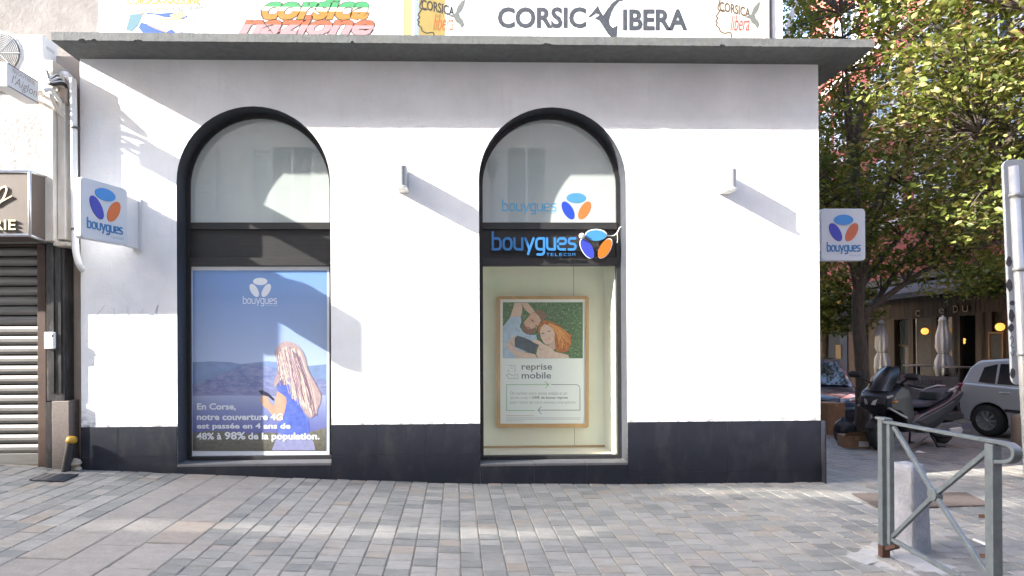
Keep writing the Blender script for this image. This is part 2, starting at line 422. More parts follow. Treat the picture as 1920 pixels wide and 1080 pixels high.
# ================================================================== SHOP
m_wall = mat('white render', (0.80, 0.795, 0.785), 0.85, var=0.02, vscale=2.0, bump=0.0022, bscale=55, spec=0.25)
def wall_material():
    m, nt, b = new_mat('white render stained'); pos = nt.nodes.new('ShaderNodeNewGeometry').outputs['Position']
    base = ramp(nt, noise(nt, 1.3, 5, 0.6, pos), ((0.35, (0.70, 0.695, 0.69)), (0.65, (0.81, 0.805, 0.80))))
    sx = nt.nodes.new('ShaderNodeSeparateXYZ'); nt.links.new(pos, sx.inputs[0])
    zr = ramp(nt, sx.outputs[2], ((0.655, 1.0), (0.86, 0.0)))                    # splash dirt just over the tiles
    nn = ramp(nt, noise(nt, 9, 8, 0.75, pos, (1, 1, 2.2)), ((0.46, 0.0), (0.58, 1.0)))
    mu = nt.nodes.new('ShaderNodeMath'); mu.operation = 'MULTIPLY'; nt.links.new(zr, mu.inputs[0]); nt.links.new(nn, mu.inputs[1])
    c1 = mixcol(nt, mu.outputs[0], base, (0.24, 0.24, 0.235))
    st = ramp(nt, noise(nt, 5, 7, 0.7, pos, (3.0, 1, 0.25)), ((0.55, 0.0), (0.75, 0.30)))
    c2 = mixcol(nt, st, c1, (0.58, 0.565, 0.55)); nt.links.new(c2, b.inputs['Base Color'])
    b.inputs['Roughness'].default_value = 0.85; b.inputs['Specular IOR Level'].default_value = 0.2
    bp = nt.nodes.new('ShaderNodeBump'); bp.inputs['Distance'].default_value = 0.003
    nt.links.new(noise(nt, 38, 6, 0.6, pos), bp.inputs['Height'])
    bp2 = nt.nodes.new('ShaderNodeBump'); bp2.inputs['Distance'].default_value = 0.012; nt.links.new(noise(nt, 3.0, 3, 0.5, pos), bp2.inputs['Height'])
    nt.links.new(bp2.outputs[0], bp.inputs['Normal']); nt.links.new(bp.outputs[0], b.inputs['Normal']); return m
m_wall = wall_material()
m_dark = mat('anthracite paint', (0.040, 0.044, 0.053), 0.42, var=0.15, vscale=12, bump=0.001, bscale=60)
m_tile = mat('anthracite tile', (0.0115, 0.0135, 0.0215), 0.55, spec=.3, var=0.18, vscale=4, bump=0.0012, bscale=25, stain=(3.5, 0.55, (0.045, 0.045, 0.047), (1, 1, .5)))
m_grout = mat('grout', (0.055, 0.055, 0.06), 0.9)
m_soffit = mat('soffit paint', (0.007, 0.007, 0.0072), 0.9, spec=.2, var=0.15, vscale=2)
m_conc = mat('grey concrete edge', (0.112, 0.118, 0.116), 0.85, var=0.2, vscale=14, bump=0.004, bscale=45, stain=(5, 0.35, (0.17, 0.16, 0.13), (1, 1, .35)))
m_frame = mat('black window metal', (0.018, 0.018, 0.020), 0.42, var=0.25, vscale=20, bump=0.0004, bscale=30)
m_ral = mat('worn dark aluminium', (0.022, 0.0215, 0.0215), 0.42, var=0.35, vscale=30, bump=0.0012, bscale=14, stretch=(0.15, 1, 6))
X0, X1, ZT = -4.235, 4.255, 4.816
ZPL = 0.655                                          # top of the tiled plinth
YG = 0.25                                            # depth of the glass behind the wall face
YB = -7.0
shop = thing('shop_building', 'white rendered corner shop with two arched windows and dark tiled plinth', 'shop', (0, 0, 0))
WIN = []
for l, r, cr, sl_ in ((332, 620.5, 199, 869), (899, 1175, 201, 868)):
    xl, xr = PX(l), PX(r); rad = (xr - xl) / 2; zc = PZ(cr, 0, (l + r) / 2) - rad
    WIN.append(dict(l=xl, r=xr, rad=rad, zs=zc, cx=(xl + xr) / 2, sill=PZ(sl_, 0, (l + r) / 2)))
NA = 28
def arch(w, inset=0.0, n=NA):
    rr = w['rad'] - inset; return [(w['cx'] + rr * math.cos(math.pi - math.pi * k / n), w['zs'] + rr * math.sin(math.pi - math.pi * k / n)) for k in range(n + 1)]
mb = MB(); YW = YG + 0.06
def wbox(x, z): mb.add(*prism_vf([(x[0], 0, z[0]), (x[1], 0, z[0]), (x[1], 0, z[1]), (x[0], 0, z[1])], [(x[0], YW, z[0]), (x[1], YW, z[0]), (x[1], YW, z[1]), (x[0], YW, z[1])]))
ZB = -0.25
wbox((X0, WIN[0]['l']), (ZB, ZT)); wbox((WIN[0]['r'], WIN[1]['l']), (ZB, ZT)); wbox((WIN[1]['r'], X1), (ZB, ZT))
for w in WIN:
    wbox((w['l'], w['r']), (ZB, w['sill'] - 0.03))
    a = arch(w)
    for (xa, za), (xb, zb) in zip(a[:-1], a[1:]):
        mb.add(*prism_vf([(xa, 0, za), (xb, 0, zb), (xb, 0, ZT), (xa, 0, ZT)], [(xa, YW, za), (xb, YW, zb), (xb, YW, ZT), (xa, YW, ZT)]))
mb.box((X1 - 0.3, X1), (YW, 9.0), (ZB, ZT)); mb.box((X0, X1 - 0.3), (8.7, 9.0), (ZB, ZT)); mb.box((X0, X0 + 0.3), (YW, 8.7), (ZB, ZT))
mb.build('wall', m_wall, shop)
# roof slab with its overhang
FY = -0.418
slx0, slx1 = P(96, 70, FY).x, P(1640, 82, FY).x
prng = random.Random(3)
V, F = [], []; n = 520; zlo, zhi = ZT, ZT + 0.095
xs = [slx0 + (slx1 - slx0) * i / n for i in range(n + 1)]
hold = 0; lev = 0
for x_ in xs:                                         # a worn, chipped front edge
    chip = max(0, prng.gauss(0, 0.0022)); hold = max(0, hold - 1); ch2 = lev * prng.uniform(.5, 1.1) if hold else 0
    if not hold and (prng.random() < 0.008 or -4.05 < x_ < -3.85 and prng.random() < .4): hold = prng.randrange(1, 7); lev = prng.uniform(.008, .03)
    V += [(x_, 9.3, zhi), (x_, FY + prng.uniform(0, .0006), zhi - prng.uniform(0, 0.003)), (x_, FY + prng.uniform(0, .0006), zlo + 0.004 + chip + ch2), (x_, FY + 0.03 + ch2, zlo + chip * .3), (x_, 9.3, zlo)]
for i in range(n):
    a, b_ = i * 5, i * 5 + 5
    for k in range(5): F.append((a + k, b_ + k, b_ + (k + 1) % 5, a + (k + 1) % 5))
F += [(0, 1, 2, 3, 4), tuple(n * 5 + k for k in (4, 3, 2, 1, 0))]
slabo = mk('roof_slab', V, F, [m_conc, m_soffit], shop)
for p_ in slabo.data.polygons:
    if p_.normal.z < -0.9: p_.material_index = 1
# plinth tiles
def tiles(xs, zs):
    for xa, xb in zip(xs[:-1], xs[1:]):
        for za, zb in zip(zs[:-1], zs[1:]):
            g_ = 0.002; zlo_ = za + g_
            box('plinth_tile', (xa + g_, xb - g_), (-0.016 - random.uniform(0, .001), 0), (zlo_, zb - g_), m_tile, shop, bevel=0.0015)
def split(xa, xb, cuts): return [xa] + [PX(c_) for c_ in cuts] + [xb]
box('grout_bed', (X0 + .004, WIN[0]['l'] - .004), (-0.0125, -0.001), (-0.2, ZPL - .004), m_grout, shop)
box('grout_bed', (WIN[0]['r'] + .004, WIN[1]['l'] - .004), (-0.0125, -0.001), (-0.2, ZPL - .004), m_grout, shop)
box('grout_bed', (WIN[1]['r'] + .004, X1 - .004), (-0.0125, -0.001), (-0.2, ZPL - .004), m_grout, shop)
tiles(split(X0, WIN[0]['l'], [222]), [-0.2, PZ(850), ZPL]); tiles(split(WIN[0]['r'], WIN[1]['l'], [706, 797]), [-0.25, PZ(852), ZPL])
tiles(split(WIN[1]['r'], X1, [1268, 1361, 1452]), [-0.25, PZ(889), ZPL])
for w, cuts in zip(WIN, ([533], [1000, 1098])):
    box('grout_bed', (w['l'] + .002, w['r'] - .002), (-0.0125, -0.001), (-0.2, w['sill'] - 0.035), m_grout, shop)
    tiles(split(w['l'], w['r'], cuts), [-0.25, w['sill'] - 0.004])
ys_ = [YW - .4, 0.6, 1.2, 1.8, 2.4, 3.0, 3.6, 4.2, 4.8]
for ya, yb in zip(ys_[:-1], ys_[1:]): box('plinth_tile', (X1, X1 + 0.016), (ya + .002, yb - .002), (-0.5, ZPL - .002), m_tile, shop, bevel=0.0015)
# windows
m_film = None
def film_material():
    m, nt, b = new_mat('film backed glass'); pos = nt.nodes.new('ShaderNodeNewGeometry').outputs['Position']
    base = ramp(nt, noise(nt, 0.9, 4, 0.6, pos), ((0.3, (0.36, 0.405, 0.385)), (0.7, (0.42, 0.46, 0.435))))
    st = ramp(nt, noise(nt, 6, 7, 0.75, pos, (6, 1, 0.35)), ((0.52, 0.0), (0.80, 0.22)))
    nt.links.new(mixcol(nt, st, base, (0.50, 0.52, 0.49)), b.inputs['Base Color'])
    b.inputs['Roughness'].default_value = 0.9; b.inputs['Specular IOR Level'].default_value = 0.0
    b.inputs['Coat Weight'].default_value = 1.0; b.inputs['Coat Roughness'].default_value = 0.0; b.inputs['Coat IOR'].default_value = 1.95
    return m
m_film = film_material()
m_glass = glass_mat('shop glass', (0.95, 0.98, 0.95), 0.9)
for k, w in enumerate(WIN):
    pcx = 484 if k == 0 else 1032
    win = box('arched_window', (w['l'] + .004, w['r'] - .004), (YG - 0.03, YG + 0.05), (w['sill'], w['sill'] + 0.045), m_frame, shop, bevel=0.004)
    a = arch(w, 0.004); a2 = arch(w, 0.055)
    rv = MB(); f_ = [(w['l'] + .003, w['sill'])] + arch(w, .003) + [(w['r'] - .003, w['sill'])]
    V = [(x_, -0.001, z_) for x_, z_ in f_] + [(x_, YG, z_) for x_, z_ in f_]; n = len(f_)
    mk('reveal', V, [(i, i + 1, n + i + 1, n + i) for i in range(n - 1)], m_dark, win)
    sillz = w['sill']
    for xa, xb in zip(split(w['l'], w['r'], [480] if k == 0 else [1000, 1098])[:-1], split(w['l'], w['r'], [480] if k == 0 else [1000, 1098])[1:]):
        box('sill_tile', (xa + .002, xb - .002), (-0.02, YG - .03), (sillz - 0.028, sillz - .001), mat('grey sill stone', (.10, .10, .105), .5, var=.15, vscale=5), win, bevel=.002)
    # frame: jambs, arched head, transoms
    fo = [(w['l'] + .004, w['sill'] + .045)] + a + [(w['r'] - .004, w['sill'] + .045)]
    fi = [(w['l'] + .05, w['sill'] + .045)] + a2 + [(w['r'] - .05, w['sill'] + .045)]
    n = len(fo); V = []; F = []
    for y_ in (YG - 0.025, YG + 0.045): V += [(x_, y_, z_) for x_, z_ in fo] + [(x_, y_, z_) for x_, z_ in fi]
    for i in range(n - 1): F += [(i, i + 1, n + i + 1, n + i), (n + i, n + i + 1, 3 * n + i + 1, 3 * n + i)]
    mk('frame', V, F, m_frame, win)
    z1_, z2_, z3_, z4_ = PZ(418, YG, pcx), PZ(431, YG, pcx), PZ(484, YG, pcx), PZ(499, YG, pcx)
    box('transom', (w['l'] + .05, w['r'] - .05), (YG - 0.035, YG + .04), (z2_, z1_), m_ral, win, bevel=.004)
    box('transom', (w['l'] + .05, w['r'] - .05), (YG - 0.035, YG + .04), (z4_, z3_), m_ral, win, bevel=.004)
    box('infill_panel', (w['l'] + .05, w['r'] - .05), (YG + 0.005, YG + .03), (z3_, z2_), m_ral, win)
    pa = [(w['l'] + .03, z1_)] + arch(w, .03) + [(w['r'] - .03, z1_)]
    prism('fanlight_pane', pa, YG, YG + 0.012, m_film, win)
    w['zlow'] = z4_; w['win'] = win
# painted face of the front edge of the right jamb etc. stays render white
# ---- window display behind the right glass
w = WIN[1]; wl, wr = w['l'], w['r']; YD = 0.85
m_disp = mat('pale display board', (0.84, 0.85, 0.74), 0.7, var=0.03, vscale=2)
m_vinyl = mat('display floor', (0.66, 0.60, 0.50), 0.55, var=0.2, vscale=3, stretch=(1, 8, 1))
z0_, z1_ = w['sill'] + .03, w['zlow'] + 0.12
disp = box('display_back', (wl - .15, wr + .15), (YD, YD + .03), (z0_ - .05, z1_ + .1), m_disp, shop)
for c_ in (1076,):
    xx = PX(c_, YD); box('board_joint', (xx - .003, xx + .003), (YD - .0015, YD), (z0_, z1_), mat('joint', (.30, .30, .26), .9), disp)
box('display_side', (wr - 0.06, wr - 0.03), (YG + .05, YD), (z0_ - .05, z1_ + .1), m_disp, shop)
box('display_side', (wl - 0.10, wl - 0.07), (YG + .05, YD), (z0_ - .05, z1_ + .1), m_disp, shop)
box('display_floor', (wl - .07, wr - .06), (YG + .05, YD), (z0_ - .04, z0_), m_vinyl, shop)
box('display_ceiling', (wl - .07, wr - .06), (YG + .05, YD), (z1_, z1_ + .03), m_disp, shop)
box('skirting_strip', (wl - .07, wr - .06), (YD - .02, YD), (z0_, z0_ + .025), mat('oak strip', (.42, .27, .13), .6), shop)
mk('glass_pane', [(wl + .03, YG + .006, w['sill'] + .03), (wr - .03, YG + .006, w['sill'] + .03), (wr - .03, YG + .006, w['zlow'] + .01), (wl + .03, YG + .006, w['zlow'] + .01)], [(0, 1, 2, 3)], m_glass, w['win'])

# faint scratched marks low on the left pier
m_mark = mat('faint grey scrawl', (.60, .59, .64), .8); mwz = pxmap(0.0)
for L in ([(180, 590), (188, 583), (196, 573)], [(214, 578), (213, 598)], [(240, 574), (239, 602)], [(296, 573), (290, 586), (278, 590), (266, 587), (268, 580)], [(295, 575), (292, 590), (291, 604)], [(169, 637), (180, 638), (200, 637)], [(300, 637), (314, 640)]):
    mb = MB(); ribbon(mb, [(v.x, v.y) for v in smoothline([(a, b, 0) for a, b in L], 4)], 1.6, mwz, .0035, .0035); mb.build('scrawl', m_mark, shop)

# ================================================================== BLOCK ABOVE THE SHOP, WITH PAINTED SLOGANS
YU = 0.7
m_plast = mat('old grey plaster', (0.20, 0.185, 0.174), 0.9, var=0.22, vscale=2.2, bump=0.006, bscale=18, stain=(2.4, 0.65, (0.28, 0.268, 0.26), None))
m_paintw = mat('white mural ground', (0.78, 0.775, 0.75), 0.8, var=0.03, vscale=1.5, bump=0.002, bscale=30)
block = thing('apartment_block', 'tall old block rising above the shop roof with painted slogans', 'building', (0, YU, 4.9))
XR = P(1465, 40, YU).x
box('wall', (-16, XR - .13), (YU, 30), (ZT + .1, 19.3), m_plast, block)
box('corner_strip', (XR - .13, XR), (YU - 0.03, 30), (ZT + .1, 19.3), mat('pale corner paint', (.70, .66, .62), .8, var=.08), block)
box('pipe_strip', (XR - .24, XR - .19), (YU - 0.06, YU), (ZT + .1, 12), mat('grey down pipe', (.42, .37, .35), .7), block)
mm = pxmap(YU)
def wallpanel(px0, px1, m, d): return slab('painted_panel', [(px0, 80), (px1, 80), (px1, -160), (px0, -160)], mm, 0.0, d, m, block)
wallpanel(185, 757, m_paintw, 0.012); wallpanel(771, 1443, m_paintw, 0.012)
wallpanel(757.6, 770.4, mat('apricot band', (.46, .31, .14), .8), 0.010)
m_slate = mat('slate lettering', (0.040, 0.045, 0.055), 0.7, var=0.35, vscale=25)
m_blk = mat('black outline paint', (0.02, 0.018, 0.016), 0.7)
D0 = 0.0135
poly('blue_band', [(777, 70), (785, 70), (785, -60), (777, -60)], mm, mat('blue grey band', (.22, .27, .33), .8), block, D0)
poly('ochre_panel', [(785.5, 70), (834, 70), (834, -60), (785.5, -60)], mm, mat('ochre paint', (.27, .20, .055), .8, var=.1), block, D0)
poly('cream_panel', [(1336, 72), (1440, 74), (1440, -60), (1336, -60)], mm, mat('cream paint', (.50, .45, .39), .8, var=.05), block, D0)
text('slogan', 'CORSIC', (933, 13, 1099, 53), mm, m_slate, block, D0 + .001, bold=0.035)
text('slogan', 'IBERA', (1168, 17, 1289, 57), mm, m_slate, block, D0 + .001, bold=0.035)
bird = [(1101, 33), (1110, 24), (1121, 10), (1125, 20), (1131, 29), (1138, 18), (1147, 6), (1156, -1), (1167, -6), (1169, 1), (1161, 2), (1152, 12), (1146, 24), (1142, 37),
        (1143, 46), (1149, 52), (1158, 47), (1157, 58), (1156, 72), (1148, 72), (1140, 64), (1131, 50), (1124, 39), (1114, 34), (1120, 31), (1124, 28), (1117, 25), (1109, 31)]
poly('painted_bird', bird, mm, m_slate, block, D0 + .001)
def profile_head(ox, oy, s, scol, c3):
    L = [(22, -8), (20, 2), (17, 12), (20, 18), (14, 28), (17, 32), (13, 38), (16, 41), (14, 46), (20, 52), (22, 58), (30, 62), (42, 61), (44, 70)]
    mb = MB(); ribbon(mb, smooth2([(ox + a * s, oy + b * s) for a, b in L]), 2.2, mm, 0.0143, 0.0143); mb.build('profile_line', scol, block)
    mb = MB(); ribbon(mb, [(ox + 20 * s, oy + 16 * s), (ox + 27 * s, oy + 19 * s), (ox + 33 * s, oy + 17 * s)], 2.0, mm, 0.0145, 0.0145); mb.build('brow_line', scol, block)
    text('small_slogan', 'CORSICA', (ox + 20 * s, oy + 2 * s, ox + 82 * s, oy + 21 * s), mm, scol, block, 0.0148, bold=0.02,
         warp=lambda u, v: (u, v + ((u - ox) / s / 82) ** 1.6 * 16 * s - 5 * s))
    leaf = [(88, 24), (92, 12), (99, 3), (106, -2), (104, 8), (100, 18), (94, 25), (97, 33), (102, 38), (104, 46), (99, 53), (96, 46), (89, 41), (85, 33), (76, 30), (82, 27)]
    poly('painted_knot', [(ox + (a - 4) * s, oy + b * s) for a, b in leaf], mm, mat('grey green paint', (.12, .13, .12), .8), block, 0.0150)
    text('script_slogan', 'libera', (ox + 42 * s, oy + 26 * s, ox + 80 * s, oy + 57 * s), mm, c3, block, 0.0152, shear=0.4, bold=-0.005)
def smooth2(pts, n=5): return [(v.x, v.y) for v in smoothline([(a, b, 0) for a, b in pts], n)]
m_or = mat('orange script paint', (.36, .10, .02), .8)
profile_head(770, 0, 1.0, m_blk, m_or); profile_head(1330, 4, 0.94, mat('brown outline paint', (.08, .05, .025), .8), mat('red script paint', (.32, .05, .04), .8))
def band_mat(name, stops):
    m, nt, b = new_mat(name); pos = nt.nodes.new('ShaderNodeNewGeometry').outputs['Position']
    sx = nt.nodes.new('ShaderNodeSeparateXYZ'); nt.links.new(pos, sx.inputs[0])
    mr = nt.nodes.new('ShaderNodeMapRange'); mr.inputs[1].default_value = stops[0]; mr.inputs[2].default_value = stops[1]; nt.links.new(sx.outputs[2], mr.inputs[0])
    nt.links.new(ramp(nt, mr.outputs[0], stops[2], 'CONSTANT'), b.inputs['Base Color']); b.inputs['Roughness'].default_value = .8; return m
zb_, zt_ = PZ(37, YU), PZ(2, YU)
mc = band_mat('tricolour paint', (zb_, zt_, ((0.0, (.36, .15, .02)), (0.34, (.50, .46, .36)), (0.56, (.04, .24, .09)))))
zb_, zt_ = PZ(64, YU), PZ(33, YU)
mn = band_mat('red and mauve paint', (zb_, zt_, ((0.0, (.36, .20, .21)), (0.44, (.34, .085, .035)))))
for s_, rc, m_ in (('corsica', (490, -8, 692, 37), mc), ('nazione', (447, 28, 702, 66), mn)):
    text('outlined_slogan', s_, (rc[0] - 2, rc[1] - 1.5, rc[2] + 2, rc[3] + 1.5), mm, mat('grey outline paint', (.08, .06, .05), .8), block, 0.0138, bold=0.055, shear=0.35, space=0.93)
    text('coloured_slogan', s_, rc, mm, m_, block, 0.0148, bold=0.035, shear=0.35, space=0.95)
mb = MB(); ribbon(mb, smooth2([(478, -6), (482, 10), (490, 24), (494, 40), (503, 52), (511, 62)]), 1.2, mm, .0155, .0155); mb.build('cord_line', m_blk, block)
poly('green_dot', ell(618, 0, 8, 5), mm, mat('green paint', (.04, .24, .09), .8), block, .0150)
# handshake emblem
m_blue = mat('royal blue paint', (.025, .085, .32), .8); m_teal = mat('teal sleeve paint', (.09, .18, .22), .8); m_hand = mat('pale hand paint', (.46, .38, .31), .8); m_hand2 = mat('tan hand paint', (.42, .31, .18), .8)
text('arched_slogan', 'CORSICA-NAZIONE', (238, -5, 375, 8), mm, mat('gold letter paint', (.45, .25, .05), .8), block, D0 + .001, bold=0.03)
text('arched_slogan', 'Sustegnu Internaziunale', (229, 11, 383, 26), mm, mat('tan letter paint', (.25, .16, .09), .8), block, D0 + .001, warp=lambda u, v: (u, v - 9 * (u - 229) / 154 + 4))
poly('emblem_blue', [(262, 46), (276, 24), (300, 25), (342, 22), (352, 30), (346, 62), (300, 66), (268, 62), (260, 52)], mm, m_blue, block, D0 + .0002)
poly('emblem_sleeve', [(244, 27), (270, 25), (258, 48), (247, 59), (236, 56)], mm, m_teal, block, D0 + .0008)
poly('emblem_sleeve', [(346, 33), (366, 31), (361, 64), (342, 64)], mm, mat('grey sleeve paint', (.28, .30, .33), .8), block, D0 + .0008)
poly('emblem_hand', [(268, 27), (290, 27), (308, 32), (330, 34), (346, 36), (350, 48), (344, 60), (330, 62), (322, 55), (312, 60), (290, 52), (276, 45), (262, 42)], mm, m_hand, block, D0 + .0012)
poly('emblem_hand', [(318, 28), (340, 20), (350, 30), (334, 36), (322, 34)], mm, m_hand2, block, D0 + .0016)
mb = MB()
for L in ([(296, 42), (302, 36), (316, 36), (334, 36), (346, 38)], [(300, 44), (316, 47), (326, 57)], [(322, 46), (334, 55)], [(276, 46), (290, 53), (312, 61)]): ribbon(mb, smooth2(L), 1.0, mm, .0156, .0156)
mb.build('emblem_lines', mat('sepia line paint', (.42, .22, .10), .8), block)
# slim white pole leaning beyond the corner of the block
a_, b_ = Zp(1474, 72, 12), Zp(1502, -40, 12)
po = thing('flag_pole', 'thin white pole leaning against the sky beside the painted block', 'pole', tuple(a_))
tube('pole', [Vector((a_.x - .4, a_.y, 4.88)), a_, b_, b_ + (b_ - a_)], 0.055, mat('white pole paint', (.75, .73, .70), .6), po)
tube('stay_cable', [a_ + Vector((.05, 0, -.1)), a_ + Vector((.12, 0, .25)), a_ + Vector((.35, 0, .1))], 0.02, mat('white pole paint', (.75, .73, .70), .6), po)

# ================================================================== HOUSE ACROSS THE STREET (it stands behind the viewer, shades the pavement and shows in the glass)
YO = -9.5; ZO = 0.40 + 1.857 * 9.5
opp = thing('terraced_house', 'pale shuttered house across the street reflected in the shop glass', 'house', (0, YO, 0))
m_opp = mat('cream facade', (0.56, 0.53, 0.48), 0.9, var=0.1, vscale=.8)
m_shut = mat('grey shutter', (0.50, 0.52, 0.51), 0.6); m_opg = mat('dark room glass', (.05, .06, .07), .1)
box('wall', (-80, 60), (-16, YO), (-0.6, 13.9), m_opp, opp)
mb = MB(); sx0, sx1, sz0, sz1 = -29.4, -25.2, 14.12, 14.42
sx2 = -23.3; ya_, yb_ = YO - .06, YO                    # added unseen screen; two slots shaped to cast light streaks on paving
mb.box((-80, sx0), (ya_, yb_), (13.9, ZO)); mb.box((sx2, 60), (ya_, yb_), (13.9, ZO)); mb.box((sx0, sx2), (ya_, yb_), (13.9, sz0)); mb.box((sx1, sx2), (ya_, yb_), (sz0, sz1))
for L in ([(sx0, sz1), (sx2, sz1), (sx2, 15.55), (sx0, 17.0)], [(sx0, 17.24), (sx2, 15.79), (sx2, ZO), (sx0, ZO)]): mb.add(*prism_vf([(a, ya_, b) for a, b in L], [(a, yb_, b) for a, b in L]))
mb.build('light_slot_screen', m_opp, opp)
for fz in (3.6, 8.0): box('string_course', (-80, 60), (YO, YO + .06), (fz, fz + .15), m_opp, opp)
for kx, xw in enumerate((-7.7, -4.5, -1.2, 2.0, 5.2, 8.4)):
    for zw in (4.7, 9.2):
        wn_ = box('window', (xw - .5, xw + .5), (YO, YO + .03), (zw, zw + 2.3), m_opg, opp)
        box('window_frame', (xw - .03, xw + .03), (YO + .03, YO + .05), (zw, zw + 2.3), m_shut, wn_)
        for s_ in (-1, 1):
            mb = MB(); xa = xw + s_ * 0.55 if s_ > 0 else xw - 1.1
            mb.box((xa, xa + .06), (YO, YO + .06), (zw, zw + 2.3)); mb.box((xa + .49, xa + .55), (YO, YO + .06), (zw, zw + 2.3))
            for k in range(18): mb.box((xa + .06, xa + .49), (YO + .01, YO + .05), (zw + .05 + k * .125, zw + .05 + k * .125 + .085))
            mb.build('shutter', m_shut, wn_)
for k in range(3):
    cx_ = 1.15 + k * 0.62; mb = MB(); z_ = 3.08
    cr = [(-.09, -.28), (.09, -.28), (.09, -.09), (.28, -.09), (.28, .09), (.09, .09), (.09, .28), (-.09, .28), (-.09, .09), (-.28, .09), (-.28, -.09), (-.09, -.09)]
    o = prism('pharmacy_cross', [(cx_ + a, z_ + b) for a, b in cr], YO, YO + .08, mat('pharmacy green', (.05, .36, .16), .4)); tag(o, ('leftmost', 'middle', 'rightmost')[k] + ' green pharmacy cross reflected in the right-hand shop window', 'sign', 'pharmacy crosses across the street')
ln = thing('street_lantern', 'wall lantern across the street reflected in the right-hand fanlight', 'lantern', (1.0, YO, 6))
tube('bracket', [(1.0, YO, 5.6), (1.0, YO + .35, 5.7), (1.0, YO + .5, 6.0)], .03, m_frame, ln)
lathe('lantern_head', [(.06, 0), (.16, .35), (.20, .38), (.05, .55), (.02, .62)], (1.0, YO + .5, 6.0), m_frame, ln, n=8, smooth=False)

# ================================================================== NEIGHBOUR ON THE LEFT
YN = -0.15; XN = -4.50
nb = thing('jewellery_shop', 'neighbouring rough plastered shop with closed roller shutter at left edge', 'shop', (-6.5, YN, 0.15))
m_rough = mat('rough cast plaster', (0.37, 0.36, 0.345), 0.95, var=0.12, vscale=5, bump=0.016, bscale=16, stain=(1.6, .5, (.25, .22, .195), None))
m_cream = mat('cream duct paint', (0.62, 0.58, 0.52), 0.7, var=0.12, vscale=3, stain=(4, .5, (.40, .34, .27), (1, 1, .3)))
m_brown = mat('brown metal', (.055, .030, .020), .5, var=.25, vscale=8)
m_black = mat('black stone pier', (.028, .026, .026), .35, var=.4, vscale=6, stain=(20, .35, (.22, .21, .20), (1, 1, .2)))
m_gran = mat('speckled granite', (.135, .112, .10), .6, var=.35, vscale=70)
zf0, zf1 = PZ(448, YN), PZ(316, YN)
xsh = PX(79, 0.06)                                  # right edge of the shutter
box('wall', (-16, PX(85, YN)), (YN, 0.65), (zf0 - .02, 4.38), m_rough, nb)
box('wall', (-16, XN), (0.16, 0.65), (-.2, zf0 - .02), mat('dark interior', (.03, .03, .03), .9), nb)
box('ledge', (-16, PX(112, YN)), (YN - .02, 0.65), (4.38, 4.43), mat('grey ledge', (.42, .38, .34), .9, var=.2), nb)
box('duct', (PX(85, YN) + .002, PX(105, YN)), (YN - .03, 0.10), (PZ(452, YN), 4.72), m_cream, nb, bevel=.01)
box('duct', (PX(106, YN), PX(121, YN)), (YN + .02, 0.10), (PZ(448, YN), 4.60), m_cream, nb, bevel=.01)
box('gap_wall', (XN - .1, X0 + .02), (0.12, 0.6), (-.2, 4.9), mat('beige gap plaster', (.37, .31, .26), .9, var=.15, vscale=4, bump=.003, bscale=30), nb)
box('broken_stone', (PX(103, YN), PX(131, YN)), (YN - .03, .1), (PZ(461, YN), PZ(453, YN)), mat('broken stone', (.55, .50, .42), .9, var=.3, bump=.02, bscale=30), nb, bevel=.012)
# fascia box
FYN = -0.43; xa, xb = -16, P(56, 400, FYN).x; xc = PX(89, YN - .002); zt, zb = PZ(322, FYN, 0), PZ(441, FYN, 0)
m_fasc = mat('brown laminate', (.098, .076, .060), .55, var=.16, vscale=3, stretch=(2, 1, .5), stain=(14, .3, (.085, .062, .048), (1, 1, .3)))
m_alu = mat('aluminium trim', (.55, .55, .55), .35, metal=.7)
fb = mk('fascia_box', [(xa, FYN, zb), (xb, FYN, zb), (xc, YN - .03, zb - .03), (xa, YN - .03, zb - .03), (xa, FYN, zt), (xb, FYN, zt), (xc, YN - .03, zt + .02), (xa, YN - .03, zt + .02)], BF, m_fasc, nb)
zoff = lambda p, q: [Vector(p), Vector(q)]
for a, b in (((xa, FYN, zt), (xb, FYN, zt)), ((xa, FYN, zb), (xb, FYN, zb)), ((xb, FYN, zb), (xb, FYN, zt)), ((xb, FYN, zt), (xc, YN - .03, zt + .02)), ((xb, FYN, zb), (xc, YN - .03, zb - .03))):
    tube('trim', [a, b], .016, m_alu, fb, n=6)
mf = pxmap(FYN)
m_gold = mat('cream gold letters', (.78, .70, .44), .4)
text('letter', 'RIE', (-12, 412, 29, 431), mf, m_gold, fb, .004, depth=.015, bold=.01)
mb = MB(); ribbon(mb, smooth2([(-14, 384), (-4, 384), (6, 372), (12, 356), (9, 350), (0, 354), (-8, 368)]), 3.4, mf, .002, .012); ribbon(mb, smooth2([(-4, 382), (6, 376), (15, 371), (21, 368)]), 2.4, mf, .002, .014)
mb.build('script_letter', m_gold, fb)
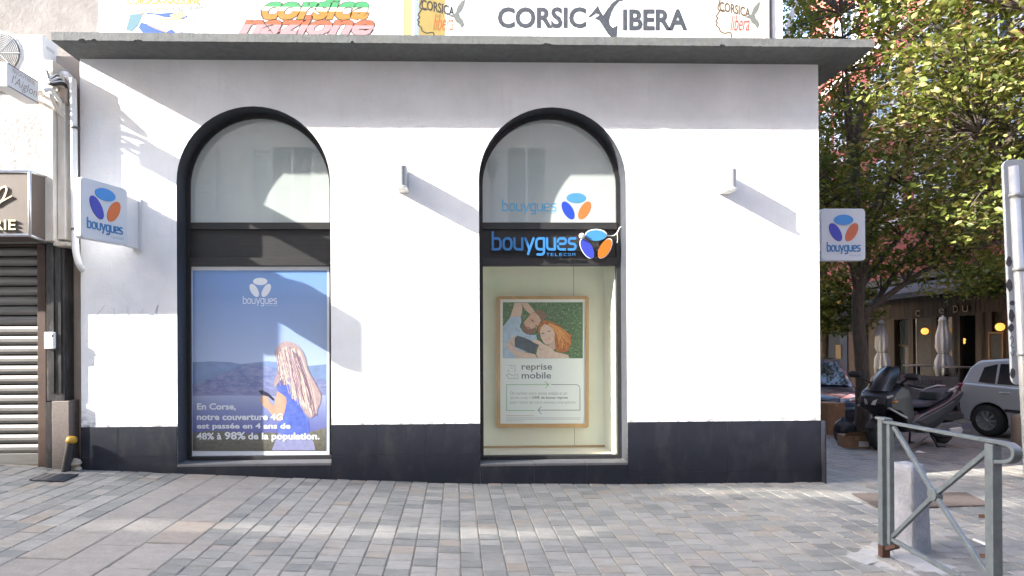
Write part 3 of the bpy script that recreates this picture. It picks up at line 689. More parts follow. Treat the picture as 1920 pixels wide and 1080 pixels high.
# roller shutter of slats
sh = box('shutter_housing', (-9, xsh), (0.02, .16), (PZ(462, .05), zf0 - .03), m_brown, nb)
zs_, ze_ = PZ(462, .06), PZ(850, .06, 40); ns_ = 21; dz = (zs_ - ze_) / ns_
m_sl = mat('worn shutter slat', (.19, .184, .172), .42, metal=.35, var=.2, vscale=5, stretch=(.4, 1, 5))
for k in range(ns_):
    za, zb2 = zs_ - (k + 1) * dz, zs_ - k * dz
    pr = [(0.075, za + .006), (0.060, za + .010), (0.046, za + dz * .35), (0.046, za + dz * .65), (0.060, zb2 - .012), (0.082, zb2 - .004), (0.10, zb2 - .004), (.10, za + .006)]
    mk('slat', *prism_vf([(-9, y_, z_) for y_, z_ in pr], [(xsh, y_, z_) for y_, z_ in pr]), m_sl, nb)
box('bottom_bar', (-9, xsh), (.045, .11), (ze_ - .13, ze_), m_sl, nb, bevel=.006); box('threshold', (-9, xsh + .05), (-.02, .12), (-.1, ze_ - .135), mat('rusty step', (.16, .11, .075), .9, var=.3), nb)
box('guide_rail', (xsh, PX(88, 0)), (-0.02, .10), (.1, zf0 - .03), m_brown, nb, bevel=.005)
x1_, x2_ = PX(88, -.05), PX(122, -.05)
box('pier', (x1_, x2_), (-.06, .11), (PZ(746, -.06), PZ(452, -.05)), m_black, nb, bevel=.006)
box('pier_moulding', (x1_ + .06, x1_ + .09), (-.075, -.06), (PZ(730, -.06), PZ(460, -.05)), m_black, nb); box('pier_moulding', (x2_ - .06, x2_ - .03), (-.075, -.06), (PZ(730, -.06), PZ(460, -.05)), m_black, nb)
box('pier_base', (x1_ - .02, x1_ + .06), (-.05, .11), (.05, PZ(748, -.06)), m_black, nb)
box('granite_base', (x1_ + .065, PX(129, -.07)), (-.075, .11), (.05, PZ(746, -.07)), m_gran, nb, bevel=.006)
al = thing('alarm_box', 'small white alarm box on the dark pier beside the shutter', 'alarm box', tuple(P(95, 648, -.06)))
box('housing', (PX(87, -.07), PX(105, -.07)), (-.115, -.06), (PZ(650, -.07), PZ(619, -.07)), mat('white plastic', (.72, .74, .73), .4), al, bevel=.012)
box('sensor', (PX(97.5, -.11), PX(100.5, -.11)), (-.118, -.114), (PZ(628, -.11), PZ(624, -.11)), m_frame, al)
# air conditioner
m_acw = mat('white enamel', (.62, .625, .615), .35, var=.04, vscale=3); yb_, yf_ = 0.16, -0.10
axr = P(81, 120, yf_).x; axl = axr - 0.86; azt, azb = PZ(64, yf_, 40), PZ(170, yf_, 60)
ac = thing('air_conditioner', 'white air conditioner outdoor unit on brackets above the jewellery sign', 'air conditioner', (axr - .4, yb_, azb))
box('casing', (axl, axr), (yf_, yb_), (azb, azt), m_acw, ac, bevel=.014)
fcx, fcz, fr = P(0, 100, yf_).x - .01, PZ(100, yf_, 0), 0.235
lathe('fan_ring', [(fr, 0), (fr + .012, -.008), (fr + .012, .006), (fr, .006)], (fcx, yf_ - .002, fcz), m_acw, ac, n=36, axis='y')
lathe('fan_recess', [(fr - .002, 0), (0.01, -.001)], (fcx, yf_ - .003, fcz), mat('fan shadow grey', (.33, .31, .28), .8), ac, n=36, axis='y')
gr_ = MB()
for k in range(1, 12):
    r_ = fr * k / 12; gr_.tube([(fcx + r_ * math.cos(t), yf_ - .012, fcz + r_ * math.sin(t)) for t in [2 * math.pi * i / 28 for i in range(29)]], .0032, 4)
for t in range(4): gr_.tube([(fcx + fr * math.cos(t * .785), yf_ - .014, fcz + fr * math.sin(t * .785)), (fcx - fr * math.cos(t * .785), yf_ - .014, fcz - fr * math.sin(t * .785))], .004, 4)
tag(gr_.build('fan_grille', m_acw, ac), kind='stuff')
box('seam', (P(33, 100, yf_).x, P(33, 100, yf_).x + .006), (yf_ - .001, yf_), (azb + .02, azt - .06), mat('seam grey', (.45, .45, .44), .7), ac)
text('badge', 'Carrier', (45, 77, 67, 82), pxmap(yf_), mat('badge grey', (.42, .43, .46), .5), ac, .002, shear=.2)
box('grip', (axr - .002, axr + .004), (yf_ + .06, yb_ - .07), (azt - .13, azt - .10), mat('seam grey', (.45, .45, .44), .7), ac)
mb = MB()
for xx in (axl + .15, axr - .12): mb.box((xx - .015, xx + .015), (yf_ - .02, yb_ + .02), (azb - .035, azb - .002)); mb.box((xx - .014, xx + .014), (yb_ - .015, yb_ + .02), (azb - .3, azb - .035))
mb.build('bracket', m_alu, ac)
# cable bundle and drain pipe
cbl = thing('cable_bundle', 'tangle of dark and white cables between air conditioner and drainpipe', 'cables', tuple(P(100, 150, -.1)))
for k in range(6):
    a = P(84 + 3 * k % 11, 128 + 5 * k, -.2); b = P(92 + k, 148 + 2 * k, -.25); c_ = P(108 + 3 * k, 140 + 4 * k, -.12); d_ = P(118 + k, 170 + 6 * k, -.03)
    tube('cable', smoothline([a, b, c_, d_], 5), .012 + .004 * (k % 3), mat('black cable', (.03, .028, .026), .6) if k % 2 else mat('white cable', (.66, .64, .60), .5), cbl, n=6)
tube('conduit', smoothline([P(84, 170, -.3), P(96, 168, -.25), P(112, 190, -.15), P(118, 205, -.1), P(126, 215, -.05)], 5), .022, mat('white cable', (.66, .64, .60), .5), cbl)
tube('conduit', smoothline([P(96, 176, -.3), P(104, 200, -.2), P(122, 222, -.1), P(126, 228, 0)], 5), .022, m_cream, cbl)
box('junction_box', (PX(110, -.1), PX(131, -.1)), (-.14, .0), (PZ(200, -.1), PZ(172, -.1)), mat('rusty grey box', (.37, .31, .26), .8, var=.2), cbl, bevel=.01)
m_pvc = mat('white pvc pipe', (.72, .72, .72), .4)
dp = thing('drainpipe', 'white plastic drainpipe running down the left corner of the white shop', 'drainpipe', tuple(P(142, 505, -.06)))
tube('pipe', smoothline([P(116, 140, -.05), P(124, 140, -.10), P(133, 150, -.10), P(137, 165, -.10), P(139, 300, -.10), P(141, 440, -.10), P(143, 475, -.10), P(149, 496, -.08), P(155, 505, .02)], 5), .036, m_pvc, dp, n=14)
for py_ in (240, 430): lathe('clip', [(.037, -.012), (.042, -.012), (.042, .012), (.037, .012)], tuple(P(138.5 + py_ / 150, py_, -.10)), mat('dark clip', (.10, .09, .09), .5), dp, n=14)
tube('clip_arm', [P(141, 240, -.1), P(150, 241, -.03)], .006, mat('dark clip', (.10, .09, .09), .5), dp, n=6)
# corrugated stub pipe with yellow cap
cpa, cpb = P(123, 884, -.12), P(134, 826, -.12)
cp = thing('corrugated_duct', 'black corrugated duct with yellow cap sticking out of the pavement', 'duct', tuple(cpa))
pts, rr = [], []
for k in range(27): pts.append(cpa.lerp(cpb, k / 26)); rr.append(.050 if k % 2 else .044)
tube('duct_tube', pts, rr, mat('black plastic', (.022, .022, .024), .5), cp, n=14)
ax = (cpb - cpa).normalized(); tube('cap', [cpb - ax * .02, cpb, cpb + ax * .035, cpb + ax * .045], [.054, .057, .05, .03], mat('yellow plastic', (.34, .19, .012), .45), cp, n=14)
for k, (a, b, r_) in enumerate(((141, 868, .07), (136, 880, .04), (146, 879, .045))):
    c_ = P(a, b, -.06); lathe('rubble_stone', [(r_ * .5, -r_ * .6), (r_, -.1 * r_), (r_ * .8, r_ * .4), (r_ * .3, r_ * .7)], tuple(c_), mat('rubble', (.34, .29, .23), .95, var=.3, bump=.01, bscale=40), None, n=7, smooth=False)
    tag(bpy.data.objects[-1] if False else COL.objects[-1], ('larger' if k == 0 else ('front' if k == 1 else 'right-hand')) + ' piece of rubble beside the corrugated black duct', 'stone', 'rubble by the duct')
# jewellery flag sign
far, near = -0.30, -0.76
bx_ = [P(74, 151, far), P(74, 193, far), P(13, 166, near), P(13, 118, near)]
xs_ = (bx_[0].x + bx_[2].x) / 2; jz0, jz1 = (bx_[1].z + bx_[2].z) / 2, (bx_[0].z + bx_[3].z) / 2
bj = thing('jewellery_sign', 'white lightbox flag sign lettered for a jeweller at top left', 'sign', (xs_, far, jz0))
box('lightbox', (xs_ - .14, xs_), (near, far), (jz0, jz1), mat('ivory acrylic', (.55, .545, .55), .4), bj, bevel=.008)
mj = planemap((xs_, near, jz0), (0, 1, 0), (0, 0, 1), (1, 0, 0)); L_, H_ = far - near, jz1 - jz0
for zz in (.012, H_ - .012): box('edge_trim', (xs_ - .002, xs_ + .004), (near + .008, far - .008), (jz0 + zz - .004, jz0 + zz + .004), mat('dark trim', (.08, .08, .09), .5), bj)
text('lettering', 'BIJOUTERIE', (.07, H_ * .88, L_ * .86, H_ * .66), mj, mat('taupe letters', (.24, .205, .175), .6), bj, .002)
text('lettering', "l'Aiglon", (.05, H_ * .62, L_ * .93, H_ * .13), mj, mat('taupe letters', (.48, .43, .38), .6), bj, .002, shear=.35)
tube('sign_arm', [(xs_ - .07, far, jz0 + H_ * .6), (xs_ - .03, YN + .02, jz0 + H_ * .6)], .018, m_cream, bj)
tube('sign_arm', [(xs_ - .07, far, jz0 + H_ * .25), (xs_ - .03, YN + .02, jz0 + H_ * .25)], .018, m_cream, bj)

# ================================================================== SIGNS, LAMPS AND POSTERS ON THE SHOP
m_sky = mat('sign light blue', (.05, .22, .52), .35); m_ind = mat('sign indigo', (.04, .05, .34), .35); m_ora = mat('sign orange', (.55, .13, .03), .35)
m_ora2 = mat('sign coral', (.46, .11, .055), .35); m_txt = mat('sign text blue', (.03, .16, .36), .35); m_wht = mat('white acrylic', (.50, .51, .54), .3)
m_grey = mat('satin grey metal', (.26, .265, .275), .4, metal=.3)
def lamp(px_, py0, py1, label):
    x_ = PX(px_, 0, 345); z0, z1 = PZ(py1, 0, px_), PZ(py0, 0, px_); L = thing('wall_lamp', label, 'lamp', (x_, 0, z0), 'up and down wall lamps')
    plan = [(-.055, -.001), (-.050, -.20)] + [(-.050 * math.cos(t), -.20 - .05 * math.sin(t)) for t in [math.pi * k / 8 for k in range(1, 8)]] + [(.050, -.20), (.055, -.001)]
    mk('shade', *prism_vf([(x_ + a, b, z0) for a, b in plan], [(x_ + a, b, z1) for a, b in plan]), m_grey, L, bevel=.004)
    pl2 = [(a * 1.12, b * 1.05 if b < -.01 else b) for a, b in plan]
    mk('base_plate', *prism_vf([(x_ + a, b, z0 - .022) for a, b in pl2], [(x_ + a, b, z0 - .001) for a, b in pl2]), mat('lamp white', (.70, .70, .66), .4), L, bevel=.004)
    box('lens', (x_ - .022, x_ + .022), (-.15, -.05), (z0 - .026, z0 - .022), mat('frosted lens', (.80, .80, .74), .3), L)
lamp(757, 321, 358, 'grey wall lamp between the two arched windows'); lamp(1357, 327, 361, 'grey wall lamp right of both arched windows, near the corner')
def rrect(w, h, r, n=6):
    out = []
    for cx_, cy_, a0 in ((w - r, h - r, 0), (r, h - r, 1), (r, r, 2), (w - r, r, 3)):
        for k in range(n + 1): a = math.pi / 2 * (a0 + k / n); out.append((cx_ + r * math.cos(a), cy_ + r * math.sin(a)))
    return out
def flag(par, mp, w, h, mo):
    slab('sign_case', rrect(w, h, .045), mp, -.085, 0.0, mat('white sign case', (.52, .54, .59), .35), par, bevel=.008)
    slab('sign_face', rrect(w - .012, h - .012, .04), lambda u, v, d=0: mp(u + .006, v + .006, d), .0, .003, m_wht, par)
    s_ = w * 0.218; cx_, cy_ = w * .50, h * .545
    for e_, m_ in zip(trio(cx_, cy_, s_, 1), (m_sky, m_ind, mo)): slab('emblem_oval', e_, mp, .003, .010, m_, par)
    wordmark('bouygues', (w * .13, h * .185, w * .87, h * .105), mp, m_txt, par, .003, .009, w=.24)
    text('small_lettering', 'TELECOM', (w * .62, h * .115, w * .89, h * .085), mp, m_txt, par, .0035, space=1.3)
a_, b_ = P(151, 390, -.79), P(239, 405, -.25); dv = Vector((b_.x - a_.x, b_.y - a_.y, 0)); wf = dv.length; ux = dv.normalized(); nrm = Vector((ux.y, -ux.x, 0))
z0 = (P(151, 445, -.79).z + P(239, 461, -.25).z) / 2; z1 = (P(151, 333, -.79).z + P(239, 352, -.25).z) / 2
fl = thing('flag_sign', 'square white flag sign angled out from the wall left of the windows', 'sign', (b_.x, b_.y, z0), 'phone shop flag signs')
flag(fl, planemap((a_.x, a_.y, z0), ux, (0, 0, 1), nrm), wf, z1 - z0, m_ora)
bxx = P(250, 420, -.1).x
box('bracket', (bxx - .04, bxx + .015), (-.27, -.02), (z0 + .0, z1 - .07), mat('bracket grey', (.55, .55, .56), .5), fl, bevel=.006); box('wall_plate', (bxx - .05, bxx + .045), (-.022, -.001), (z0 - .02, z1 - .05), mat('bracket grey', (.55, .55, .56), .5), fl, bevel=.004)
yy = .32; a_ = P(1540, 489, yy); b_ = P(1622.5, 391, yy)
fr_ = thing('flag_sign', 'square white flag sign on the side wall in front of the trees', 'sign', (a_.x, yy, a_.z), 'phone shop flag signs')
flag(fr_, planemap((a_.x, yy, a_.z), (1, 0, 0), (0, 0, 1), (0, -1, 0)), b_.x - a_.x, b_.z - a_.z, m_ora2)
for dz in (.12, .44): box('bracket', (X1 + .001, a_.x + .02), (yy + .02, yy + .07), (a_.z + dz, a_.z + dz + .05), mat('bracket grey', (.55, .55, .56), .5), fr_)
# raised letters over the right-hand window
YL = YG - 0.085; ml = pxmap(YL)
ls = thing('letter_sign', 'raised blue lettering with three coloured ovals across the right-hand window', 'sign', tuple(P(1040, 468, YL)))
m_let = mat('blue letter face', (.035, .17, .40), .3)
wordmark('bouygues', (924, 467.5, 1079, -20.5), ml, m_let, ls, -.03, 0.0, w=.235)
for k, ch in enumerate('TELECOM'): text('small_letter', ch, (1024.5 + k * 8.1, 474.3, 1030 + k * 8.1, 480), ml, m_let, ls, -.01, depth=.008)
for e_, e2, m_ in zip(trio(1117.5, 466, 19.6), trio(1117.5, 466, 20.6), (mat('oval light blue', (.05, .21, .42), .3), mat('oval indigo', (.033, .05, .36), .3), mat('oval orange', (.42, .12, .012), .3))):
    ov = slab('oval_case', e2, ml, -.04, -.002, mat('white oval rim', (.78, .78, .78), .3), ls); slab('oval_face', e_, ml, -.002, .002, m_, ov)
slab('rail', [(915, 467), (1150, 467), (1150, 471), (915, 471)], pxmap(YL + .035), 0, .008, m_ral, ls)
lathe('white_disc', [(.001, -.02), (.032, -.018), (.034, 0), (.02, .01)], tuple(P(1091, 442.5, YL - .01)), mat('white spot', (.82, .80, .76), .4), ls, n=16, axis='y')  # small round white piece beside the ovals
tube('wire', smoothline([P(1136, 441, YL + .02), P(1150, 442, YL + .03), P(1158, 435, YL + .02), P(1162, 427, YL + .02), P(1167, 425, YG - .05)], 6), .006, mat('white wire', (.7, .68, .62), .5), ls, n=6)
tube('wire', smoothline([P(1157, 436, YL + .02), P(1158, 446, YL + .02), P(1157.5, 456, YL + .03)], 4), .004, mat('white wire', (.7, .68, .62), .5), ls, n=6)
# print on the fanlight
mw = pxmap(YG); wn2 = WIN[1]['win']
wordmark('bouygues', (942.5, 395, 1042, -13), mw, mat('sticker blue', (.06, .33, .55), .4), wn2, .0015, .0015, w=.17, join='window_sticker')
text('window_sticker', 'TELECOM', (1012, 397.5, 1043, 400), mw, mat('sticker pale blue', (.16, .33, .42), .4), wn2, .0015, space=1.4)
for e_, m_ in zip(trio(1080.5, 394.5, 18.4), (mat('sticker sky', (.06, .22, .37), .4), mat('sticker indigo', (.015, .05, .36), .4), mat('sticker orange', (.42, .14, .035), .4))): poly('sticker_oval', e_, mw, m_, wn2, .0015)

# ---- large poster in the left-hand window
YP = YG + 0.008; mp_ = pxmap(YP); c5 = lambda L: [(320 + a / 2.5725, 480 + b / 2.5725) for a, b in L]
ps = thing('window_poster', 'tall blue poster of a woman with long hair in the left-hand window', 'poster', tuple(P(486, 856, YP)))
w0 = WIN[0]
slab('white_sheet', [(354.5, 500), (617.5, 500), (617.5, 856), (354.5, 856)], mp_, -.012, 0.0, mat('poster white', (.80, .80, .84), .6), ps)
def grad_mat(name, za, zb, stops, nz=None):
    m, nt, b = new_mat(name); pos = nt.nodes.new('ShaderNodeNewGeometry').outputs['Position']; sx = nt.nodes.new('ShaderNodeSeparateXYZ'); nt.links.new(pos, sx.inputs[0])
    mr = nt.nodes.new('ShaderNodeMapRange'); mr.inputs[1].default_value = za; mr.inputs[2].default_value = zb; nt.links.new(sx.outputs[2], mr.inputs[0])
    o = ramp(nt, mr.outputs[0], stops)
    if nz: o = mixcol(nt, ramp(nt, noise(nt, nz[0], 7, .7, pos, nz[3]), ((.4, 0.0), (.65, nz[1]))), o, nz[2])
    nt.links.new(o, b.inputs['Base Color']); b.inputs['Roughness'].default_value = .5; return m
zb_, zt_ = P(486, 846, YP).z, P(486, 507, YP).z
m_psky = grad_mat('printed sky', zb_, zt_, ((.45, (.46, .55, .76)), (.62, (.36, .46, .70)), (.85, (.21, .34, .62)), (1.0, (.17, .33, .66))))
poly('printed_sky', [(361, 507), (613, 507), (613, 846), (361, 846)], mp_, m_psky, ps, .0005)
poly('printed_ridge', c5([(105, 512), (200, 508), (290, 512), (340, 522), (420, 512), (470, 507), (560, 520), (650, 532), (750, 522), (750, 700), (105, 700)]), mp_, mat('print far hills', (.20, .29, .50), .5, var=.15, vscale=6), ps, .001)
poly('printed_mountain', c5([(105, 622), (150, 605), (215, 580), (290, 548), (350, 522), (400, 514), (450, 524), (520, 545), (600, 560), (680, 580), (750, 600), (750, 690), (105, 690)]), mp_,
     grad_mat('print mountain', P(486, 744, YP).z, P(486, 680, YP).z, ((0, (.24, .24, .42)), (.4, (.13, .16, .38)), (1, (.16, .22, .45))), (14, .7, (.36, .38, .54), (1, 1, 2.5))), ps, .0015)
poly('printed_sea', c5([(105, 674), (300, 672), (500, 676), (750, 672), (750, 860), (105, 860)]), mp_, grad_mat('print sea', P(486, 815, YP).z, P(486, 742, YP).z, ((0, (.11, .11, .36)), (.6, (.24, .28, .52)), (1, (.40, .43, .63)))), ps, .002)
poly('printed_shore', c5([(105, 852), (200, 842), (300, 846), (380, 858), (470, 850), (560, 856), (690, 845), (750, 826), (750, 941), (105, 941)]), mp_, grad_mat('print shore', P(486, 846, YP).z, P(486, 805, YP).z, ((0, (.11, .09, .07)), (1, (.22, .20, .16))), (20, .7, (.05, .06, .03), (1, 1, 1.6))), ps, .0025)
m_skin = mat('print skin', (.60, .36, .25), .5, var=.12, vscale=9)
poly('printed_trousers', c5([(500, 905), (520, 850), (670, 855), (690, 900), (698, 937), (488, 937)]), mp_, mat('print trousers', (.26, .26, .44), .5, var=.2, vscale=20), ps, .003)
poly('printed_shirt', c5([(512, 640), (530, 600), (560, 588), (605, 590), (618, 660), (640, 760), (664, 790), (670, 852), (640, 866), (560, 862), (514, 850), (520, 805), (546, 770), (552, 735), (556, 680), (532, 664)]), mp_, mat('print shirt', (.10, .15, .55), .5, var=.35, vscale=14), ps, .0034)
poly('printed_arm', c5([(513, 652), (535, 664), (557, 682), (560, 705), (548, 760), (528, 797), (512, 795), (492, 772), (468, 738), (442, 722), (431, 696), (434, 680), (447, 672), (468, 682), (478, 704), (497, 724), (505, 700)]), mp_, m_skin, ps, .0038)
poly('printed_phone', c5([(423, 651), (441, 646), (472, 662), (500, 690), (496, 700), (470, 678), (438, 668)]), mp_, mat('print phone', (.04, .035, .07), .4), ps, .0042)
poly('printed_face', c5([(509, 478), (524, 470), (540, 520), (535, 560), (514, 556), (516, 535), (511, 522), (513, 505)]), mp_, m_skin, ps, .0042)
hair = [(560, 412), (595, 420), (625, 445), (645, 480), (655, 520), (668, 560), (690, 600), (712, 640), (725, 672), (720, 712), (702, 748), (682, 780), (660, 770), (636, 740), (618, 700), (606, 650), (598, 606), (575, 582), (550, 588), (526, 604), (505, 632), (500, 604), (514, 566), (526, 530), (520, 500), (502, 482), (505, 455), (520, 430), (540, 415)]
poly('printed_hair', [(v.x, v.y) for v in smoothline([(a, b, 0) for a, b in c5(hair + hair[:1])], 4)][:-1], mp_, mat('print hair', (.46, .33, .33), .5, var=.25, vscale=16, stretch=(5, 1, 1)), ps, .0046)
hr = random.Random(5); hm = [mat('hair strand light', (.86, .76, .60), .5), mat('hair strand mauve', (.34, .20, .30), .5), mat('hair strand rose', (.70, .54, .46), .5), mat('hair strand dark', (.17, .10, .13), .5)]
strands = [MB() for _ in hm]
for k in range(190):
    t = hr.random(); u = hr.random(); top = (515 + 110 * t, 430 + 40 * abs(t - .4) + 60 * u)
    end = (530 + 175 * t + hr.uniform(-10, 14), (620 if t < .28 else 640 + 130 * min(1, t * 1.1)) + hr.uniform(-40, 8))
    mid = ((top[0] + end[0]) / 2 + 12 * (t - .2) + hr.uniform(-7, 7), (top[1] + end[1]) / 2 + hr.uniform(-12, 12))
    L = smooth2(c5([top, ((top[0] + mid[0]) / 2 + hr.uniform(-4, 6), (top[1] + mid[1]) / 2), mid, ((end[0] + mid[0]) / 2 + hr.uniform(-6, 6), (end[1] + mid[1]) / 2), end]), 3); i = hr.randrange(4)
    ribbon(strands[i], L, hr.uniform(.4, 1.5), mp_, .0048 + .0003 * k / 190, .0048 + .0003 * k / 190, caps=False)
for s_, m_ in zip(strands, hm): tag(s_.build('printed_strands', m_, ps), kind='stuff')
m_pw = mat('poster text white', (.86, .86, .88), .5)
for s_, rc in (('En Corse,', (127, 710, 315, 747)), ('notre couverture 4G', (126, 760, 541, 792)), ('est passée en 4 ans de', (126, 806, 578, 841)), ('48% à', (125, 852, 245, 886)), ('98%', (260, 848, 361, 886)), ('de la population.', (373, 852, 718, 895))):
    (a, b), (c_, d_) = c5([rc[:2], rc[2:]]); text('printed_line', s_, (a, b, c_, d_), mp_, m_pw, ps, .0056, bold=.03)
for e_ in trio(*c5([(432, 166)])[0], 13.4): poly('printed_emblem', e_, mp_, m_pw, ps, .001)
(a, b), (c_, d_) = c5([(350, 229), (511, 206)]); wordmark('bouygues', (a, b, c_, d_ - b), mp_, m_pw, ps, .001, .001, w=.17, join='printed_name')
text('printed_line', 'TELECOM', (*c5([(455, 236)])[0], *c5([(515, 240)])[0]), mp_, m_pw, ps, .001, space=1.3)
mk('glass_pane', [(w0['l'] + .03, YG - .012, w0['sill'] + .03), (w0['r'] - .03, YG - .012, w0['sill'] + .03), (w0['r'] - .03, YG - .012, w0['zlow'] + .01), (w0['l'] + .03, YG - .012, w0['zlow'] + .01)], [(0, 1, 2, 3)], glass_mat('poster glass', (.96, .98, .98), 1.0), w0['win'])
box('back_board', (w0['l'] - .05, w0['r'] + .05), (YG + .06, YG + .09), (w0['sill'] - .1, w0['zlow'] + .2), mat('dark board', (.05, .05, .05), .8), w0['win'])

# ---- framed poster in the display
YQ = 0.74; mq = pxmap(YQ); c7 = lambda L: [(870 + a / 2.571, 480 + b / 2.571) for a, b in L]; c6 = lambda L: [(925 + a / 7.716, 550 + b / 7.716) for a, b in L]
fp = thing('framed_poster', 'wood framed poster of a couple lying on grass inside the right-hand window', 'poster', tuple(P(1018, 802, YQ)))
def frame_ring(o, i, d0, d1, name, m, par, r=5):
    def rr_(x0, y0, x1, y1, r): return [(x0 + a, y0 + b) for a, b in rrect(x1 - x0, y1 - y0, r)]
    A, B = rr_(*o, r), rr_(*i, r * .3); n = len(A)
    V = [mq(*p, d1) for p in A] + [mq(*p, d1) for p in B] + [mq(*p, d0) for p in A] + [mq(*p, d0) for p in B]
    F = []
    for k in range(n):
        j = (k + 1) % n; F += [(k, j, n + j, n + k), (2 * n + k, 2 * n + j, j, k), (n + k, n + j, 3 * n + j, 3 * n + k)]
    mk(name, V, F, m, par)
frame_ring((931, 555, 1104, 802), (938, 561, 1098, 794.5), -.105, .02, 'wood_frame', mat('light oak', (.52, .31, .14), .5, var=.15, vscale=8, stretch=(1, 1, .2)), fp)
slab('white_sheet', [(936, 559), (1100, 559), (1100, 797), (936, 797)], mq, -.012, 0.0, mat('matt paper', (.78, .80, .79), .7), fp)
def grass_mat():
    m, nt, b = new_mat('printed grass'); pos = nt.nodes.new('ShaderNodeNewGeometry').outputs['Position']
    f = noise(nt, 38, 8, .8, pos, (1.4, 1, .8)); nt.links.new(ramp(nt, f, ((.35, (.025, .06, .025)), (.5, (.07, .15, .06)), (.62, (.16, .27, .13)), (.75, (.42, .50, .36)))), b.inputs['Base Color']); return m
poly('printed_grass', c7([(187, 223), (573, 223), (573, 493), (187, 493)]), mq, grass_mat(), fp, .0008)
gs = [MB() for _ in range(3)]; grr = random.Random(21)
for k in range(330):
    x_, y_ = grr.uniform(944, 1090), grr.uniform(568, 668); a = grr.uniform(0, 6.3); l_ = grr.uniform(2, 6); dd = .0009 + k * 2e-7
    ribbon(gs[k % 3], [(x_, y_), (max(943.5, min(1092, x_ + l_ * math.cos(a))), max(567.2, min(671, y_ + l_ * math.sin(a))))], grr.uniform(.35, .8), mq, dd, dd, caps=False)
for s_, c_ in zip(gs, ((.20, .34, .15), (.03, .075, .03), (.40, .48, .33))): tag(s_.build('printed_blades', mat('print blade %.2f' % c_[0], c_, .6), fp), kind='stuff')
def pr_(name, L, c_, d, var=.12, vs=25): poly(name, [(v[0], min(v[1], 671.6)) for v in c6(L)], mq, mat('print ' + name + str(round(d * 1e5)), c_, .6, var=var, vscale=vs), fp, d)
sk = (.62, .42, .32)
pr_('printed_arm', [(240, 355), (270, 260), (310, 140), (400, 135), (420, 200), (415, 280), (395, 345), (330, 340)], (.66, .48, .39), .0010)
pr_('printed_arm', [(405, 135), (500, 140), (560, 210), (600, 265), (540, 305), (470, 245), (425, 180)], (.62, .43, .34), .0012)
pr_('printed_shirt', [(140, 480), (190, 420), (245, 345), (330, 330), (400, 345), (405, 420), (380, 480), (430, 560), (520, 600), (620, 600), (640, 700), (560, 780), (330, 940), (140, 940)], (.40, .52, .66), .0016, .2)
pr_('printed_hair', [(540, 300), (600, 265), (640, 240), (700, 240), (760, 290), (772, 350), (710, 410), (690, 385), (660, 325), (610, 285)], (.22, .13, .08), .0018, .4, 50)
pr_('printed_face', [(480, 370), (540, 300), (600, 275), (660, 330), (690, 390), (640, 480), (600, 560), (500, 580), (430, 540), (410, 480), (440, 420)], (.60, .38, .27), .0020)
pr_('printed_beard', [(408, 480), (440, 425), (465, 480), (520, 490), (545, 515), (600, 500), (628, 465), (612, 540), (560, 592), (480, 594), (425, 552)], (.24, .13, .09), .0022, .3, 60)
pr_('printed_brow', [(545, 372), (575, 392), (592, 418), (584, 422), (560, 402), (541, 384)], (.12, .07, .05), .0024); pr_('printed_brow', [(600, 455), (625, 462), (645, 480), (636, 484), (615, 474)], (.12, .07, .05), .0024)
pr_('printed_nose', [(530, 440), (560, 450), (560, 475), (535, 470)], (.68, .45, .34), .0024); pr_('printed_mouth', [(480, 490), (520, 505), (535, 525), (500, 512)], (.55, .25, .20), .0025)
pr_('printed_long_hair', [(640, 560), (660, 470), (690, 420), (740, 390), (820, 400), (900, 440), (980, 480), (1050, 550), (1140, 610), (1118, 640), (1130, 720), (1105, 770), (1090, 830), (1000, 860), (930, 850), (900, 800), (895, 700), (760, 600)], (.42, .13, .03), .0026, .45, 40)
pr_('printed_face', [(690, 490), (740, 445), (800, 462), (860, 510), (893, 580), (880, 660), (830, 722), (770, 747), (720, 702), (687, 640), (674, 560)], (.70, .50, .41), .0030)
pr_('printed_neck', [(830, 722), (888, 650), (900, 800), (830, 840), (780, 760)], (.60, .41, .33), .0028)
pr_('printed_eye', [(695, 575), (735, 568), (738, 580), (700, 590)], (.16, .09, .07), .0032); pr_('printed_eye', [(785, 545), (828, 538), (830, 550), (790, 560)], (.16, .09, .07), .0032)
pr_('printed_smile', [(742, 660), (790, 655), (832, 640), (815, 668), (775, 682), (752, 676)], (.62, .22, .19), .0032); pr_('printed_teeth', [(755, 664), (790, 660), (818, 650), (805, 664), (775, 672)], (.82, .78, .74), .0034)
lr = random.Random(9); wm = MB()
for k in range(26):
    t = lr.random(); a = (800 + 160 * t + lr.uniform(-30, 30), 430 + 110 * t); e_ = (930 + 200 * lr.random(), 600 + 240 * lr.random()); ribbon(wm, smooth2(c6([a, ((a[0] + e_[0]) / 2 + 30, (a[1] + e_[1]) / 2 - 20), e_]), 4), lr.uniform(.5, 1.3), mq, .0035 + k * 1e-5, .0035 + k * 1e-5, caps=False)
tag(wm.build('printed_strands', mat('ginger strand', (.74, .33, .09), .5), fp), kind='stuff')
pr_('printed_hand', [(180, 740), (230, 680), (270, 640), (320, 600), (342, 620), (302, 660), (312, 720), (300, 780), (340, 810), (450, 850), (600, 880), (640, 945), (330, 945), (300, 880), (220, 820)], (.66, .49, .41), .0040)
pr_('printed_phone', [(310, 650), (345, 612), (440, 640), (560, 690), (660, 730), (610, 800), (595, 880), (450, 830), (310, 770)], (.07, .09, .115), .0042, .3)
pr_('printed_hand', [(550, 690), (600, 660), (670, 690), (720, 730), (800, 770), (900, 850), (1000, 870), (1080, 890), (1100, 945), (650, 945), (620, 880), (640, 800), (665, 745), (605, 722)], (.68, .51, .42), .0044)
